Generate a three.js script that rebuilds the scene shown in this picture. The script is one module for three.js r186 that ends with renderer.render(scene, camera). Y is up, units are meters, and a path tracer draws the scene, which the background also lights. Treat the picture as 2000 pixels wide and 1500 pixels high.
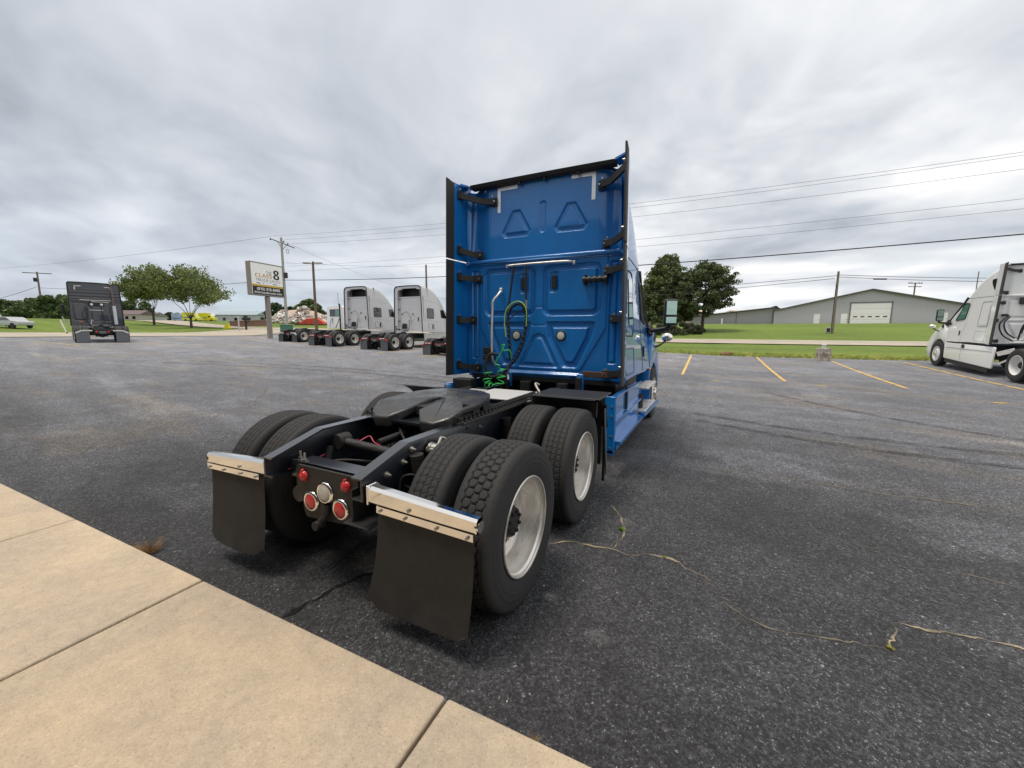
import * as THREE from 'three';
import { mergeGeometries, toCreasedNormals } from 'three/addons/utils/BufferGeometryUtils.js';
import { RoundedBoxGeometry } from 'three/addons/geometries/RoundedBoxGeometry.js';

/* ---------- camera, sky, sun, exposure ---------- */
const scene = new THREE.Scene();
const camera = new THREE.PerspectiveCamera(88.24, 4 / 3, 0.05, 3000);
const CAM = new THREE.Vector3(2.076, 1.663, 2.082);
camera.position.copy(CAM);
camera.rotation.set(-0.1302, 0.4631, 0.006, 'YXZ');
camera.updateMatrixWorld(true);
const renderer = new THREE.WebGLRenderer({ antialias: true });
renderer.setSize(1024, 768);
renderer.toneMapping = THREE.LinearToneMapping;
renderer.toneMappingExposure = 1.6;
renderer.shadowMap.enabled = true;
const SKY_GAIN = 0.78;
const SUN_DIR = new THREE.Vector3(-0.22, 0.94, 0.17).normalize();
const sun = new THREE.DirectionalLight(0xfff1e0, 1.5);
sun.position.copy(SUN_DIR).multiplyScalar(60);
sun.castShadow = true; sun.shadow.radius = 34;
Object.assign(sun.shadow.camera, { left: -50, right: 50, top: 50, bottom: -50, near: 1, far: 160 });
scene.add(sun);

/* ---------- noise and random ---------- */
function rng(seed) { let a = seed >>> 0; return () => { a = (a + 0x6D2B79F5) | 0; let t = Math.imul(a ^ (a >>> 15), 1 | a); t = (t + Math.imul(t ^ (t >>> 7), 61 | t)) ^ t; return ((t ^ (t >>> 14)) >>> 0) / 4294967296; }; }
const TAB = new Float32Array(65536); { const r = rng(77); for (let i = 0; i < 65536; i++) TAB[i] = r(); }
const hsh = (x, y) => TAB[(Math.imul(x, 7919) + Math.imul(y, 104729) + ((x * y) >> 3) * 31) & 65535];
const HT = (() => { const p = new Uint16Array(512), r = rng(5); const q = [...Array(256).keys()]; for (let i = 255; i > 0; i--) { const j = Math.floor(r() * (i + 1)); [q[i], q[j]] = [q[j], q[i]]; } for (let i = 0; i < 512; i++) p[i] = q[i & 255]; return p; })();
const hv = (x, y) => TAB[HT[(HT[x & 255] + y) & 255] * 256 + HT[(HT[y & 255] + x) & 255]];
function vn(x, y) { const xi = Math.floor(x), yi = Math.floor(y); let fx = x - xi, fy = y - yi; fx = fx * fx * (3 - 2 * fx); fy = fy * fy * (3 - 2 * fy); const a = hv(xi, yi), b = hv(xi + 1, yi), c = hv(xi, yi + 1), d = hv(xi + 1, yi + 1); return a + (b - a) * fx + (c - a) * fy + (a - b - c + d) * fx * fy; }
function fbm(x, y, o = 5, g = 0.5) { let s = 0, a = 1, n = 0; for (let i = 0; i < o; i++) { s += a * vn(x, y); n += a; a *= g; const t = x * 1.62 - y * 1.18; y = x * 1.18 + y * 1.62; x = t + 17.3; } return s / n; }
const clamp = (x, a = 0, b = 1) => Math.min(b, Math.max(a, x));
const sst = (a, b, x) => { const t = clamp((x - a) / (b - a)); return t * t * (3 - 2 * t); };
const mix = (a, b, t) => a + (b - a) * t;

/* ---------- the sky: overcast with layered grey cloud ---------- */
{
  const W = 2048, H = 1024, d = new Float32Array(W * H * 4);
  for (let j = 0; j < H; j++) {
    const el = ((j + 0.5) / H - 0.5) * Math.PI, se = Math.sin(el), ce = Math.cos(el);
    for (let i = 0; i < W; i++) {
      const ph = ((i + 0.5) / W - 0.5) * 2 * Math.PI;            // three: u = atan(z, x)/2pi + 0.5
      const dx = ce * Math.cos(ph), dz = ce * Math.sin(ph);
      const k = (j * W + i) * 4;
      let r, g, b;
      if (se > -0.02) {
        const q = 1 / (Math.max(se, 0) + 0.11);
        // cloud deck seen in perspective, drawn out along one wind direction
        const px = dx * q, pz = dz * q, ux = px * 0.92 + pz * 0.39, uz = -px * 0.39 + pz * 0.92, sb = clamp(1 - se * 1.1);
        const wx = fbm(ux * 0.5 + 3, uz * 0.9 + 9, 4) - 0.5, wz = fbm(ux * 0.5 + 31, uz * 0.9 - 5, 4) - 0.5;
        const big = fbm(ux * 0.42 + wx * 1.1 + 11, uz * 0.62 + wz * 1.1 + 4, 6, 0.52);
        const mid = fbm(ux * 1.3 + wx * 1.5 - 7, uz * 1.6 + wz * 1.5, 7, 0.56);
        const low = fbm(ux * 2.3 + wx * 3 + 40, uz * 2.5 + wz * 3 + 3, 6, 0.55), puff = fbm(ux * 3.6 + wz * 4 + 80, uz * 3.6 + wx * 4 + 13, 6, 0.56);
        let t = (big - 0.5) * 1.15 + (mid - 0.5) * 0.8 * sst(1.0, 0.3, se) + (low - 0.5) * 0.58 * sst(0.75, 0.2, se) + (puff - 0.5) * 0.42 * sst(0.12, 0.25, se) * sst(0.7, 0.4, se);
        const sunA = Math.max(0, dx * SUN_DIR.x + se * SUN_DIR.y + dz * SUN_DIR.z);
        const glow = 0.20 * Math.pow(sunA, 3) + 0.12 * Math.pow(sunA, 24);
        // side away from the sun a little darker and bluer
        const side = dx * 0.86 - dz * 0.5;
        let v = 0.575 + 0.165 * side + glow + t * (0.37 + 0.16 * sst(-0.2, 0.5, side)) + 0.12 * sst(0.28, 0.0, se); v = Math.max(v, 0.38 + 0.4 * (v - 0.38));
        v = clamp(v, 0.25, 1.25);
        const blue = clamp(0.95 - (v - 0.45) * 2.4 + 0.3 * sst(0.4, 0.05, se) * sst(0.3, -0.6, side), 0, 1);
        r = v * mix(1.0, 0.85, blue); g = v * mix(1.0, 0.93, blue); b = v * mix(1.0, 1.05, blue);
        const gap = sst(0.58, 0.72, fbm(ux * 0.35 + 60, uz * 1.5 + 8, 5)) * sst(0.2, 0.03, se) * 0.6;
        r = mix(r, 0.50, gap); g = mix(g, 0.60, gap); b = mix(b, 0.66, gap);
        const hz = sst(0.07, 0.0, se) * 0.55; r = mix(r, 0.62, hz); g = mix(g, 0.66, hz); b = mix(b, 0.67, hz);
      } else { r = 0.2; g = 0.21; b = 0.2; }
      d[k] = r * SKY_GAIN; d[k + 1] = g * SKY_GAIN; d[k + 2] = b * SKY_GAIN; d[k + 3] = 1;
    }
  }
  const t = new THREE.DataTexture(d, W, H, THREE.RGBAFormat, THREE.FloatType);
  t.mapping = THREE.EquirectangularReflectionMapping; t.magFilter = THREE.LinearFilter; t.minFilter = THREE.LinearFilter; t.needsUpdate = true;
  scene.background = t; scene.environment = t;
}

/* ---------- helpers ---------- */
const V = (x, y, z) => new THREE.Vector3(x, y, z);
const lin = (r, g, b) => new THREE.Color().setRGB(r, g, b);
const names = new Map();
function numbered(n) { const k = names.get(n) || 0; names.set(n, k + 1); return k ? n + '_' + String(k).padStart(3, '0') : n; }
function obj(name, geo, mat, parent = scene) {
  const g = Array.isArray(geo) ? mergeGeometries(geo.map(q => { const c = q.index ? q.toNonIndexed() : q.clone(); for (const a of Object.keys(c.attributes)) if (!['position', 'normal', 'uv'].includes(a)) c.deleteAttribute(a); if (!c.attributes.uv) c.setAttribute('uv', new THREE.BufferAttribute(new Float32Array(c.attributes.position.count * 2), 2)); return c; }), false) : geo;
  const m = new THREE.Mesh(g, mat); m.castShadow = m.receiveShadow = true;
  m.name = parent === scene ? numbered(name) : name; parent.add(m); return m;
}
function each(name, geos, mat, parent) { return geos.map(g => obj(name, g, mat, parent)); }
function thing(name, label, category, pos = [0, 0, 0], turn = 0, group) {
  const o = new THREE.Group(); o.name = numbered(name); scene.add(o); o.position.set(...pos); o.rotation.y = turn;
  o.userData = { label, category }; if (group) o.userData.group = group; return o;
}
function sub(name, parent) { const o = new THREE.Group(); o.name = name; parent.add(o); return o; }
function tag(o, label, category, group) { o.userData.label = label; o.userData.category = category; if (group) o.userData.group = group; return o; }
function struct(o) { o.userData.kind = 'structure'; return o; }
const bx = (w, h, d, x = 0, y = 0, z = 0) => new THREE.BoxGeometry(w, h, d).translate(x, y, z);
const rbx = (w, h, d, x = 0, y = 0, z = 0, r = 0.01, s = 2) => new RoundedBoxGeometry(w, h, d, s, Math.min(r, w / 2.01, h / 2.01, d / 2.01)).translate(x, y, z);
const cy = (r0, r1, h, x = 0, y = 0, z = 0, n = 16) => new THREE.CylinderGeometry(r1, r0, h, n).translate(x, y, z);
const cx = (r, l, x = 0, y = 0, z = 0, n = 16) => new THREE.CylinderGeometry(r, r, l, n).rotateZ(Math.PI / 2).translate(x, y, z);
const cz = (r, l, x = 0, y = 0, z = 0, n = 16) => new THREE.CylinderGeometry(r, r, l, n).rotateX(Math.PI / 2).translate(x, y, z);
const tube = (pts, r, seg = 40, n = 8, closed = false) => new THREE.TubeGeometry(new THREE.CatmullRomCurve3(pts.map(p => V(...p)), closed), seg, r, n, closed);
function bar(a, b, w, h = w) { const A = V(...a), B = V(...b), g = new THREE.BoxGeometry(w, h, A.distanceTo(B)); const m = new THREE.Matrix4().lookAt(A, B, V(0, 1, 0)); const q = Math.abs(B.clone().sub(A).normalize().y) > 0.99 ? new THREE.Matrix4().lookAt(A, B, V(0, 0, 1)) : m; g.applyMatrix4(q); const c = A.clone().lerp(B, 0.5); return g.translate(c.x, c.y, c.z); }
function rod(a, b, r, r2 = r, n = 10) { const A = V(...a), B = V(...b), d = B.clone().sub(A), g = new THREE.CylinderGeometry(r2, r, d.length(), n); g.applyQuaternion(new THREE.Quaternion().setFromUnitVectors(V(0, 1, 0), d.clone().normalize())); const c = A.lerp(B, 0.5); return g.translate(c.x, c.y, c.z); }
function shapeOf(pts) { const s = new THREE.Shape(); pts.forEach(([x, y], i) => i ? s.lineTo(x, y) : s.moveTo(x, y)); s.closePath(); return s; }
// extrude a polygon given as (z, y) along x from x0 to x1
function sideExt(pts, x0, x1, bevel = 0, hole) {
  const s = shapeOf(pts.map(([z, y]) => [z, y])); if (hole) s.holes.push(hole);
  const g = new THREE.ExtrudeGeometry(s, { depth: x1 - x0 - 2 * bevel, bevelEnabled: bevel > 0, bevelThickness: bevel, bevelSize: bevel, bevelOffset: -bevel, bevelSegments: 2, curveSegments: 16 });
  g.translate(0, 0, bevel); return g.applyMatrix4(new THREE.Matrix4().makeBasis(V(0, 0, 1), V(0, 1, 0), V(1, 0, 0))).translate(x0, 0, 0) && flip(g);
}
function flip(g) { // basis above is left handed: turn the faces round
  const q = g.index ? g.toNonIndexed() : g; const p = q.attributes.position, n = q.attributes.normal;
  for (const a of Object.values(q.attributes)) for (let i = 0; i < a.count; i += 3) for (let k = 0; k < a.itemSize; k++) { const t = a.array[(i + 1) * a.itemSize + k]; a.array[(i + 1) * a.itemSize + k] = a.array[(i + 2) * a.itemSize + k]; a.array[(i + 2) * a.itemSize + k] = t; }
  q.computeVertexNormals(); return toCreasedNormals(q, 0.6);
}
// extrude a polygon given as (x, y) along z from z0 to z1
function frontExt(pts, z0, z1, bevel = 0) {
  const g = new THREE.ExtrudeGeometry(shapeOf(pts), { depth: z1 - z0 - 2 * bevel, bevelEnabled: bevel > 0, bevelThickness: bevel, bevelSize: bevel, bevelOffset: -bevel, bevelSegments: 2, curveSegments: 12 });
  return g.translate(0, 0, z0 + bevel);
}
const planExt = (pts, y0, y1, bevel = 0) => { // polygon as (x, z), extruded upward
  const g = new THREE.ExtrudeGeometry(shapeOf(pts.map(([x, z]) => [x, -z])), { depth: y1 - y0 - 2 * bevel, bevelEnabled: bevel > 0, bevelThickness: bevel, bevelSize: bevel, bevelOffset: -bevel, bevelSegments: 2, curveSegments: 12 });
  return g.translate(0, 0, bevel).rotateX(-Math.PI / 2).translate(0, y0, 0);
};
function gridGeo(nu, nv, f, col) {
  const P = [], U = [], I = [], C = [];
  for (let j = 0; j <= nv; j++) for (let i = 0; i <= nu; i++) { const p = f(i / nu, j / nv, i, j); P.push(p[0], p[1], p[2]); U.push(p[3] ?? i / nu, p[4] ?? j / nv); if (col) C.push(...col(p)); }
  for (let j = 0; j < nv; j++) for (let i = 0; i < nu; i++) { const a = j * (nu + 1) + i, b = a + 1, c = a + nu + 1, e = c + 1; I.push(a, b, e, a, e, c); }
  const g = new THREE.BufferGeometry(); g.setAttribute('position', new THREE.Float32BufferAttribute(P, 3)); g.setAttribute('uv', new THREE.Float32BufferAttribute(U, 2)); if (col) g.setAttribute('color', new THREE.Float32BufferAttribute(C, 3)); g.setIndex(I); g.computeVertexNormals(); return g;
}
// depth along the camera axis -> world point, used to survey where far things stand
const CF = V(0, 0, -1).applyEuler(camera.rotation), CR = V(1, 0, 0).applyEuler(camera.rotation), CU = V(0, 1, 0).applyEuler(camera.rotation);
const at = (px, py, u) => CAM.clone().addScaledVector(CF, u).addScaledVector(CR, u * (px - 1000) / 773.36).addScaledVector(CU, -u * (py - 750) / 773.36);

/* ---------- textures ---------- */
function dataTex(n, f, { srgb = false, ch = 3 } = {}) {
  const d = new Uint8Array(n * n * 4);
  for (let j = 0; j < n; j++) for (let i = 0; i < n; i++) { const c = f(i / n, j / n, i, j), k = (j * n + i) * 4; if (typeof c === 'number') d[k] = d[k + 1] = d[k + 2] = clamp(c) * 255; else for (let q = 0; q < 3; q++) d[k + q] = clamp(srgb ? Math.pow(Math.max(c[q], 0), 1 / 2.2) : c[q]) * 255; d[k + 3] = 255; }
  const t = new THREE.DataTexture(d, n, n); t.wrapS = t.wrapT = THREE.RepeatWrapping; t.magFilter = THREE.LinearFilter; t.minFilter = THREE.LinearMipmapLinearFilter; t.generateMipmaps = true; if (srgb) t.colorSpace = THREE.SRGBColorSpace; t.needsUpdate = true; return t;
}
// periodic cell noise: distance to and id of the nearest grain
function grains(n, cells, seed, jit = 0.9) {
  const r = rng(seed), X = new Float32Array(cells * cells), Y = new Float32Array(cells * cells), Q = new Float32Array(cells * cells), S = new Float32Array(cells * cells); for (let i = 0; i < cells * cells; i++) { X[i] = 0.5 + (r() - 0.5) * jit; Y[i] = 0.5 + (r() - 0.5) * jit; Q[i] = r(); S[i] = r(); }
  return (u, v) => { const x = u * cells, y = v * cells, xi = Math.floor(x), yi = Math.floor(y); let bd = 9, b2 = 9, id = 0; for (let a = -1; a <= 1; a++) for (let b = -1; b <= 1; b++) { const ix = ((xi + a) % cells + cells) % cells, iy = ((yi + b) % cells + cells) % cells, k = iy * cells + ix, ddx = xi + a + X[k] - x, ddy = yi + b + Y[k] - y, D = ddx * ddx + ddy * ddy; if (D < bd) { b2 = bd; bd = D; id = k; } else if (D < b2) b2 = D; } return [Math.sqrt(bd), Q[id], Math.sqrt(b2), S[id]]; };
}
function pfbm(u, v, per, o = 4) { let s = 0, a = 1, n = 0, p = per; for (let k = 0; k < o; k++) { const x = u * p, y = v * p, xi = Math.floor(x), yi = Math.floor(y); let fx = x - xi, fy = y - yi; fx = fx * fx * (3 - 2 * fx); fy = fy * fy * (3 - 2 * fy); const m = q => ((q % p) + p) % p + k * 13; const A = hv(m(xi), m(yi)), B = hv(m(xi + 1), m(yi)), C = hv(m(xi), m(yi + 1)), D = hv(m(xi + 1), m(yi + 1)); s += a * (A + (B - A) * fx + (C - A) * fy + (A - B - C + D) * fx * fy); n += a; a *= 0.55; p *= 2; } return s / n; }
const asphaltH = new Float32Array(2048 * 2048);
const asphaltMap = (() => { const ga = grains(2048, 330, 3, 1), gb = grains(2048, 230, 9, 1);
  return dataTex(2048, (u, v, i, j) => { const [d, q, d2, s] = ga(u, v), [e, q2, e2, s2] = gb(u, v); const n = pfbm(u, v, 12, 4), g1 = pfbm(u, v, 96, 2), g2 = pfbm(u + 0.37, v, 210, 2), edge = Math.min(1, (d2 - d) * 2.2), edge2 = Math.min(1, (e2 - e) * 2.5);
    let c = 0.068 + 0.08 * (q - 0.3) * edge + 0.03 * (n - 0.5);
    if (s > 0.80) c += edge * (s - 0.8) * 1.1 * (0.4 + n); if (s2 > 0.988) c += edge2 * 0.2 * (s2 > 0.996 ? 1.6 : 0.8); c *= 0.6 + 0.4 * edge; c *= (0.62 + 0.86 * sst(0.22, 0.78, g2)) * (0.70 + 0.6 * g1);
    asphaltH[j * 2048 + i] = clamp(0.05 + 0.4 * edge * (0.35 + 0.65 * q) + 0.2 * edge2 * q2 + 0.5 * sst(0.25, 0.75, g2));
    return [c * 0.97, c * 0.99, c * 1.05].map(x => Math.max(0.012, x)); }, { srgb: true }); })();
const asphaltBump = dataTex(2048, (u, v, i, j) => asphaltH[j * 2048 + i]);
const concMap = (() => { const ga = grains(1024, 260, 13, 1); return dataTex(1024, (u, v) => { const [d, q, d2, s] = ga(u, v), n = pfbm(u, v, 5, 6), m = pfbm(u + 0.3, v, 40, 4); let c = 0.86 + 0.36 * (n - 0.5) + 0.2 * (m - 0.5) + 0.14 * (q - 0.5); if (s > 0.97) c *= 0.8; if (s < 0.03) c *= 1.15; return [0.60 * c, 0.498 * c * (1 - 0.05 * (n - 0.5)), 0.372 * c * (1 - 0.2 * (n - 0.5))]; }, { srgb: true }); })();
const concBump = (() => { const ga = grains(1024, 200, 17, 1); return dataTex(1024, (u, v) => 0.5 + 0.3 * (pfbm(u, v, 90, 3) - 0.5) + 0.35 * (ga(u, v)[1] - 0.5) + 0.3 * (pfbm(u, v, 9, 4) - 0.5)); })();
const grassMap = dataTex(1024, (u, v) => { const n = pfbm(u, v, 8, 5), m = pfbm(u, v + 0.4, 150, 3), f = pfbm(u + 0.2, v, 330, 2), k = 0.55 + 0.8 * (m - 0.35) + 0.9 * (f - 0.5) + 0.3 * (n - 0.5); return [0.20 * k * (0.85 + 0.4 * n), 0.315 * k, 0.028 * k]; }, { srgb: true });
const grassBump = dataTex(512, (u, v) => pfbm(u, v, 120, 3));
const greyNoise = dataTex(512, (u, v) => 0.5 + 0.5 * (pfbm(u, v, 6, 7) - 0.5) * 2);
const fineNoise = dataTex(512, (u, v) => pfbm(u, v, 128, 2));
const rep = (t, x, y = x) => { const c = t.clone(); c.repeat.set(x, y); c.needsUpdate = true; return c; };

/* ---------- materials ---------- */
const std = (c, rough, metal = 0, more = {}) => new THREE.MeshStandardMaterial({ color: c, roughness: rough, metalness: metal, ...more });
const paint = (c, rough = 0.32, more = {}) => new THREE.MeshPhysicalMaterial({ color: c, roughness: rough, metalness: 0.0, clearcoat: 1, clearcoatRoughness: 0.04, ...more });
const M = {
  asphalt: std(lin(1, 1, 1), 0.9, 0, { map: asphaltMap, bumpMap: asphaltBump, bumpScale: 0.015, vertexColors: true }),
  concrete: std(lin(1, 1, 1), 0.9, 0, { map: concMap, bumpMap: concBump, bumpScale: 0.004, vertexColors: false }),
  roadConc: std(lin(0.80, 0.86, 0.92), 0.95, 0, { map: rep(concMap, 0.2) }),
  grass: std(lin(1, 1, 1), 0.95, 0, { map: grassMap, bumpMap: grassBump, bumpScale: 0.04, vertexColors: true }),
  yellow: std(lin(0.66, 0.44, 0.14), 0.8, 0, { transparent: true, alphaMap: dataTex(256, (u, v) => sst(0.30, 0.40, pfbm(u, v, 9, 5) + 0.05)), bumpMap: rep(fineNoise, 3), bumpScale: 0.003 }),
  blue: paint(lin(0.001, 0.195, 0.60), 0.42, { map: dataTex(512, (u, v) => { const st = pfbm(u, v * 0.13, 48, 4), bl = pfbm(u + 0.5, v, 7, 5), fi = pfbm(u, v + 0.3, 160, 2); const k = 0.90 + 0.12 * (st - 0.5) + 0.16 * (bl - 0.5) + 0.05 * (fi - 0.5) - 0.10 * sst(0.22, 0.0, v) * bl; return [k, k, k]; }), roughnessMap: null, clearcoatRoughness: 0.06 }),
  blueDark: paint(lin(0.0022, 0.005, 0.012), 0.45, { clearcoat: 1, clearcoatRoughness: 0.22, bumpMap: rep(greyNoise, 2), bumpScale: 0.001 }),
  white: paint(lin(0.88, 0.88, 0.86), 0.4),
  silver: paint(lin(0.60, 0.59, 0.59), 0.45, { metalness: 0.25 }),
  darkPaint: paint(lin(0.022, 0.025, 0.032), 0.4),
  black: std(lin(0.014, 0.014, 0.015), 0.55, 0, { bumpMap: fineNoise, bumpScale: 0.0006 }),
  plastic: std(lin(0.022, 0.021, 0.02), 0.5),
  rubber: std(lin(0.028, 0.028, 0.029), 0.78, 0, { bumpMap: fineNoise, bumpScale: 0.0012 }),
  flap: std(lin(1, 1, 1), 0.72, 0, { map: dataTex(512, (u, v) => { const st = pfbm(u, v * 0.2, 40, 4), bl = pfbm(u, v, 5, 5); const k = 0.021 + 0.010 * (bl - 0.4) + 0.008 * (st - 0.4) + 0.018 * sst(0.6, 1, v) * bl * bl * 2; return [k * 1.02, k, k * 0.98]; }, { srgb: true }), bumpMap: rep(greyNoise, 1), bumpScale: 0.002 }),
  greyFlap: std(lin(0.09, 0.095, 0.10), 0.7),
  edgeRubber: std(lin(0.035, 0.033, 0.031), 0.7),
  chrome: std(lin(0.86, 0.83, 0.79), 0.16, 1, { roughnessMap: greyNoise }),
  alu: std(lin(0.84, 0.81, 0.76), 0.8, 0.6, { roughnessMap: rep(greyNoise, 2), bumpMap: rep(greyNoise, 3), bumpScale: 0.0008 }),
  steel: std(lin(0.42, 0.41, 0.39), 0.4, 0.9),
  bolt: std(lin(0.55, 0.55, 0.50), 0.35, 0.9),
  cast: std(lin(0.03, 0.03, 0.03), 0.6, 0.2, { bumpMap: rep(greyNoise, 4), bumpScale: 0.004 }),
  grease: std(lin(0.065, 0.065, 0.064), 0.7, 0.4, { bumpMap: rep(greyNoise, 1.5), bumpScale: 0.01, roughnessMap: rep(greyNoise, 2) }),
  rust: std(lin(0.10, 0.055, 0.035), 0.8, 0.2),
  red: new THREE.MeshPhysicalMaterial({ color: lin(0.70, 0.012, 0.016), roughness: 0.2, clearcoat: 1, clearcoatRoughness: 0.03, bumpMap: rep(fineNoise, 1), bumpScale: 0.002 }),
  lens: new THREE.MeshPhysicalMaterial({ color: lin(0.72, 0.72, 0.66), roughness: 0.25, clearcoat: 1, clearcoatRoughness: 0.05, bumpMap: fineNoise, bumpScale: 0.003 }),
  orange: paint(lin(0.55, 0.09, 0.02), 0.3),
  glass: new THREE.MeshPhysicalMaterial({ color: lin(0.012, 0.016, 0.016), roughness: 0.03, clearcoat: 1, clearcoatRoughness: 0.0 }),
  greenGlass: new THREE.MeshPhysicalMaterial({ color: lin(0.10, 0.26, 0.20), roughness: 0.05, clearcoat: 1 }),
  mirror: std(lin(0.30, 0.42, 0.38), 0.02, 1),
  tapeWhite: std(lin(0.66, 0.66, 0.64), 0.5),
  tapeRed: std(lin(0.40, 0.03, 0.03), 0.5),
  green: std(lin(0.05, 0.55, 0.12), 0.35), lime: std(lin(0.30, 0.55, 0.10), 0.4), wireRed: std(lin(0.5, 0.05, 0.1), 0.4),
  wood: std(lin(0.20, 0.165, 0.135), 0.9, 0, { bumpMap: greyNoise, bumpScale: 0.02 }), woodBrown: std(lin(0.16, 0.115, 0.085), 0.9, 0, { bumpMap: greyNoise, bumpScale: 0.02 }),
  wire: std(lin(0.03, 0.03, 0.035), 0.7), wireThin: std(lin(0.16, 0.165, 0.18), 0.7),
  siding: std(lin(0.47, 0.47, 0.50), 0.6, 0), roofGrey: std(lin(0.17, 0.17, 0.165), 0.6), doorWhite: std(lin(0.85, 0.85, 0.84), 0.55), tan: std(lin(0.52, 0.42, 0.30), 0.85), signPost: std(lin(0.26, 0.225, 0.195), 0.7),
  bark: std(lin(0.075, 0.062, 0.05), 0.95, 0, { bumpMap: rep(greyNoise, 3), bumpScale: 0.03 }),
  blockConc: std(lin(0.75, 0.68, 0.56), 0.95, 0, { map: rep(greyNoise, 1), bumpMap: rep(greyNoise, 2), bumpScale: 0.02 }),
};

/* ---------- terrain ---------- */
const lse = (a, k) => Math.log(1 + Math.exp(a * k)) / k;
function H(x, z) {
  const r = Math.hypot(x - 4, z + 2), cap = mix(0.95, 0.85, sst(-25, 0, x));
  let b = 0.135 * Math.log(1 + Math.exp((r - 14.5) / 3)); b = cap - lse(cap - b, 5) + 0.0017;
  b += 0.5 * sst(44, 80, -x) + 2.2 * sst(66, 112, -x) * sst(30, 0, z);
  b += 0.2 * sst(38, 45, -z) + (0.15 + 2.4) * sst(46, 94, -z) * sst(-150, -70, x);
  b += 0.75 * sst(27, 40, -z) * sst(-26, -44, x) * sst(-95, -60, x);
  return b;
}
function axis(c, lo, hi, s0, grow, smax) { const a = [c]; let s = s0, x = c; while (x < hi) { x += s; s = Math.min(smax, s * grow); a.push(Math.min(x, hi)); } s = s0; x = c; while (x > lo) { x -= s; s = Math.min(smax, s * grow); a.unshift(Math.max(x, lo)); } return a; }
function sheet(xs, zs, yf, col, uvs = 1) { return gridGeo(xs.length - 1, zs.length - 1, (u, v, i, j) => { const x = xs[i], z = zs[j]; return [x, yf(x, z), z, x * uvs, -z * uvs]; }, col).scale(1, 1, 1); }
const LOT = { x0: -50, x1: 60, z0: -25, z1: 30 };
const lotFront = x => -24.3 - 0.02 * (x - 7) * (x < 7 ? -1.2 : 0) * 0 - (x < 3 ? Math.min(9, (3 - x) * 0.35) : 0) + 0.25 * (vn(x * 0.7, 3) - 0.5);
{
  // parking lot
  const xs = axis(2, LOT.x0, LOT.x1, 0.07, 1.03, 0.8), zt = axis(0, 0, 1, 1, 1, 1); const zs = axis(0, -25.2, 30, 0.06, 1.03, 0.7);
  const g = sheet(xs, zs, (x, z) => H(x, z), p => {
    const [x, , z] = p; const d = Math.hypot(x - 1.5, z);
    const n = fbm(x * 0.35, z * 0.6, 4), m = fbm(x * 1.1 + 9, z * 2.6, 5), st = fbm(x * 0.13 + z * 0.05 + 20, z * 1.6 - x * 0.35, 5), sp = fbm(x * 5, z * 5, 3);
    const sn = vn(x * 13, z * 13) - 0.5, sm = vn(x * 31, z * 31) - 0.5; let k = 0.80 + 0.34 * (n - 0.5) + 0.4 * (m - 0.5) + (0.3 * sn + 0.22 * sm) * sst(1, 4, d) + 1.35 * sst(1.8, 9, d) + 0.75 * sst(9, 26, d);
    k += 0.55 * sst(0.53, 0.68, st) * sst(3, 9, d);                       // worn grey streaks where trucks turn
    k += 0.65 * sst(0.60, 0.72, fbm(x * 0.8 + 40, z * 1.2, 5)) * sst(0.5, 4, d) * (0.4 + sp);
    k -= 0.26 * sst(0.54, 0.7, fbm(x * 0.25 - z * 0.5 + 3, z * 0.3 + x * 0.7, 4)) * sst(5, 12, d);
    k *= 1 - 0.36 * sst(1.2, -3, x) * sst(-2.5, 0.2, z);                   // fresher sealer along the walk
    const tanK = sst(0.56, 0.72, fbm(x * 0.5 + 7, z * 1.5 + 70, 4)) * sst(2.5, 7, d);
    k = Math.max(0.3, k); return [k * (0.99 + 0.16 * tanK), k * (1 + 0.08 * tanK), k * (1.04 - 0.05 * tanK)];
  }, 1 / 2.6);
  // the far side of the lot follows its own edge
  const P = g.attributes.position; for (let i = 0; i < P.count; i++) { const x = P.getX(i), z = P.getZ(i); if (z < -6) { const f = lotFront(x), t = (-6 - z) / 19.2; const nz = -6 + (f + 6) * t; P.setZ(i, nz); P.setY(i, H(x, nz)); } }
  g.computeVertexNormals();
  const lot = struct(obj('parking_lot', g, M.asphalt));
  // painted stripes, worn: ribbons that follow the lot
  const stripe = (x0, z0, x1, z1, w = 0.105) => { const L = Math.hypot(x1 - x0, z1 - z0), n = Math.ceil(L / 0.5), nx = -(z1 - z0) / L, nz = (x1 - x0) / L; obj('stripe', gridGeo(2, n, (u, v) => { const j = (u - 0.5) * w * (1 + 0.25 * (vn(v * L * 2, x0) - 0.5)); const x = mix(x0, x1, v) + nx * j, z = mix(z0, z1, v) + nz * j; return [x, H(x, z) + 0.012, z, x, z]; }), M.yellow, lot); };
  for (const s of [[1.05, -24.2, 1.15, -14.6], [4.43, -24.2, 4.42, -14.1], [7.56, -22.9, 7.42, -13.7], [10.38, -23.2, 10.29, -13.7], [13.6, -23.2, 13.5, -13.7]]) stripe(...s);
  for (let k = -8; k <= -1; k++) stripe(1.05 + 3.3 * k - (k % 2 ? 0.1 : 0), -24, 1.1 + 3.3 * k, -14.9);
  for (const s of [[-29, -6.9, -36, -6.8], [-29.6, -10.6, -35.5, -10.7], [-28, -3.2, -35, -3.1], [-40, -20.5, -30, -17.5], [-41, -24, -33, -19.6], [-39.5, -15.8, -33, -14.2]]) stripe(...s);
  // leaves blown flat and old paint flecks are too small; the cracks are open joints filled with sand
  const crumbs = dataTex(512, (u, v) => { const e = 1 - Math.abs(2 * u - 1); return 0.9 * sst(0.44, 0.66, e * 0.72 + 0.75 * (pfbm(u, v, 56, 4) - 0.3) + 0.7 * (pfbm(u + 0.4, v, 6, 3) - 0.5)); });
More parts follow.
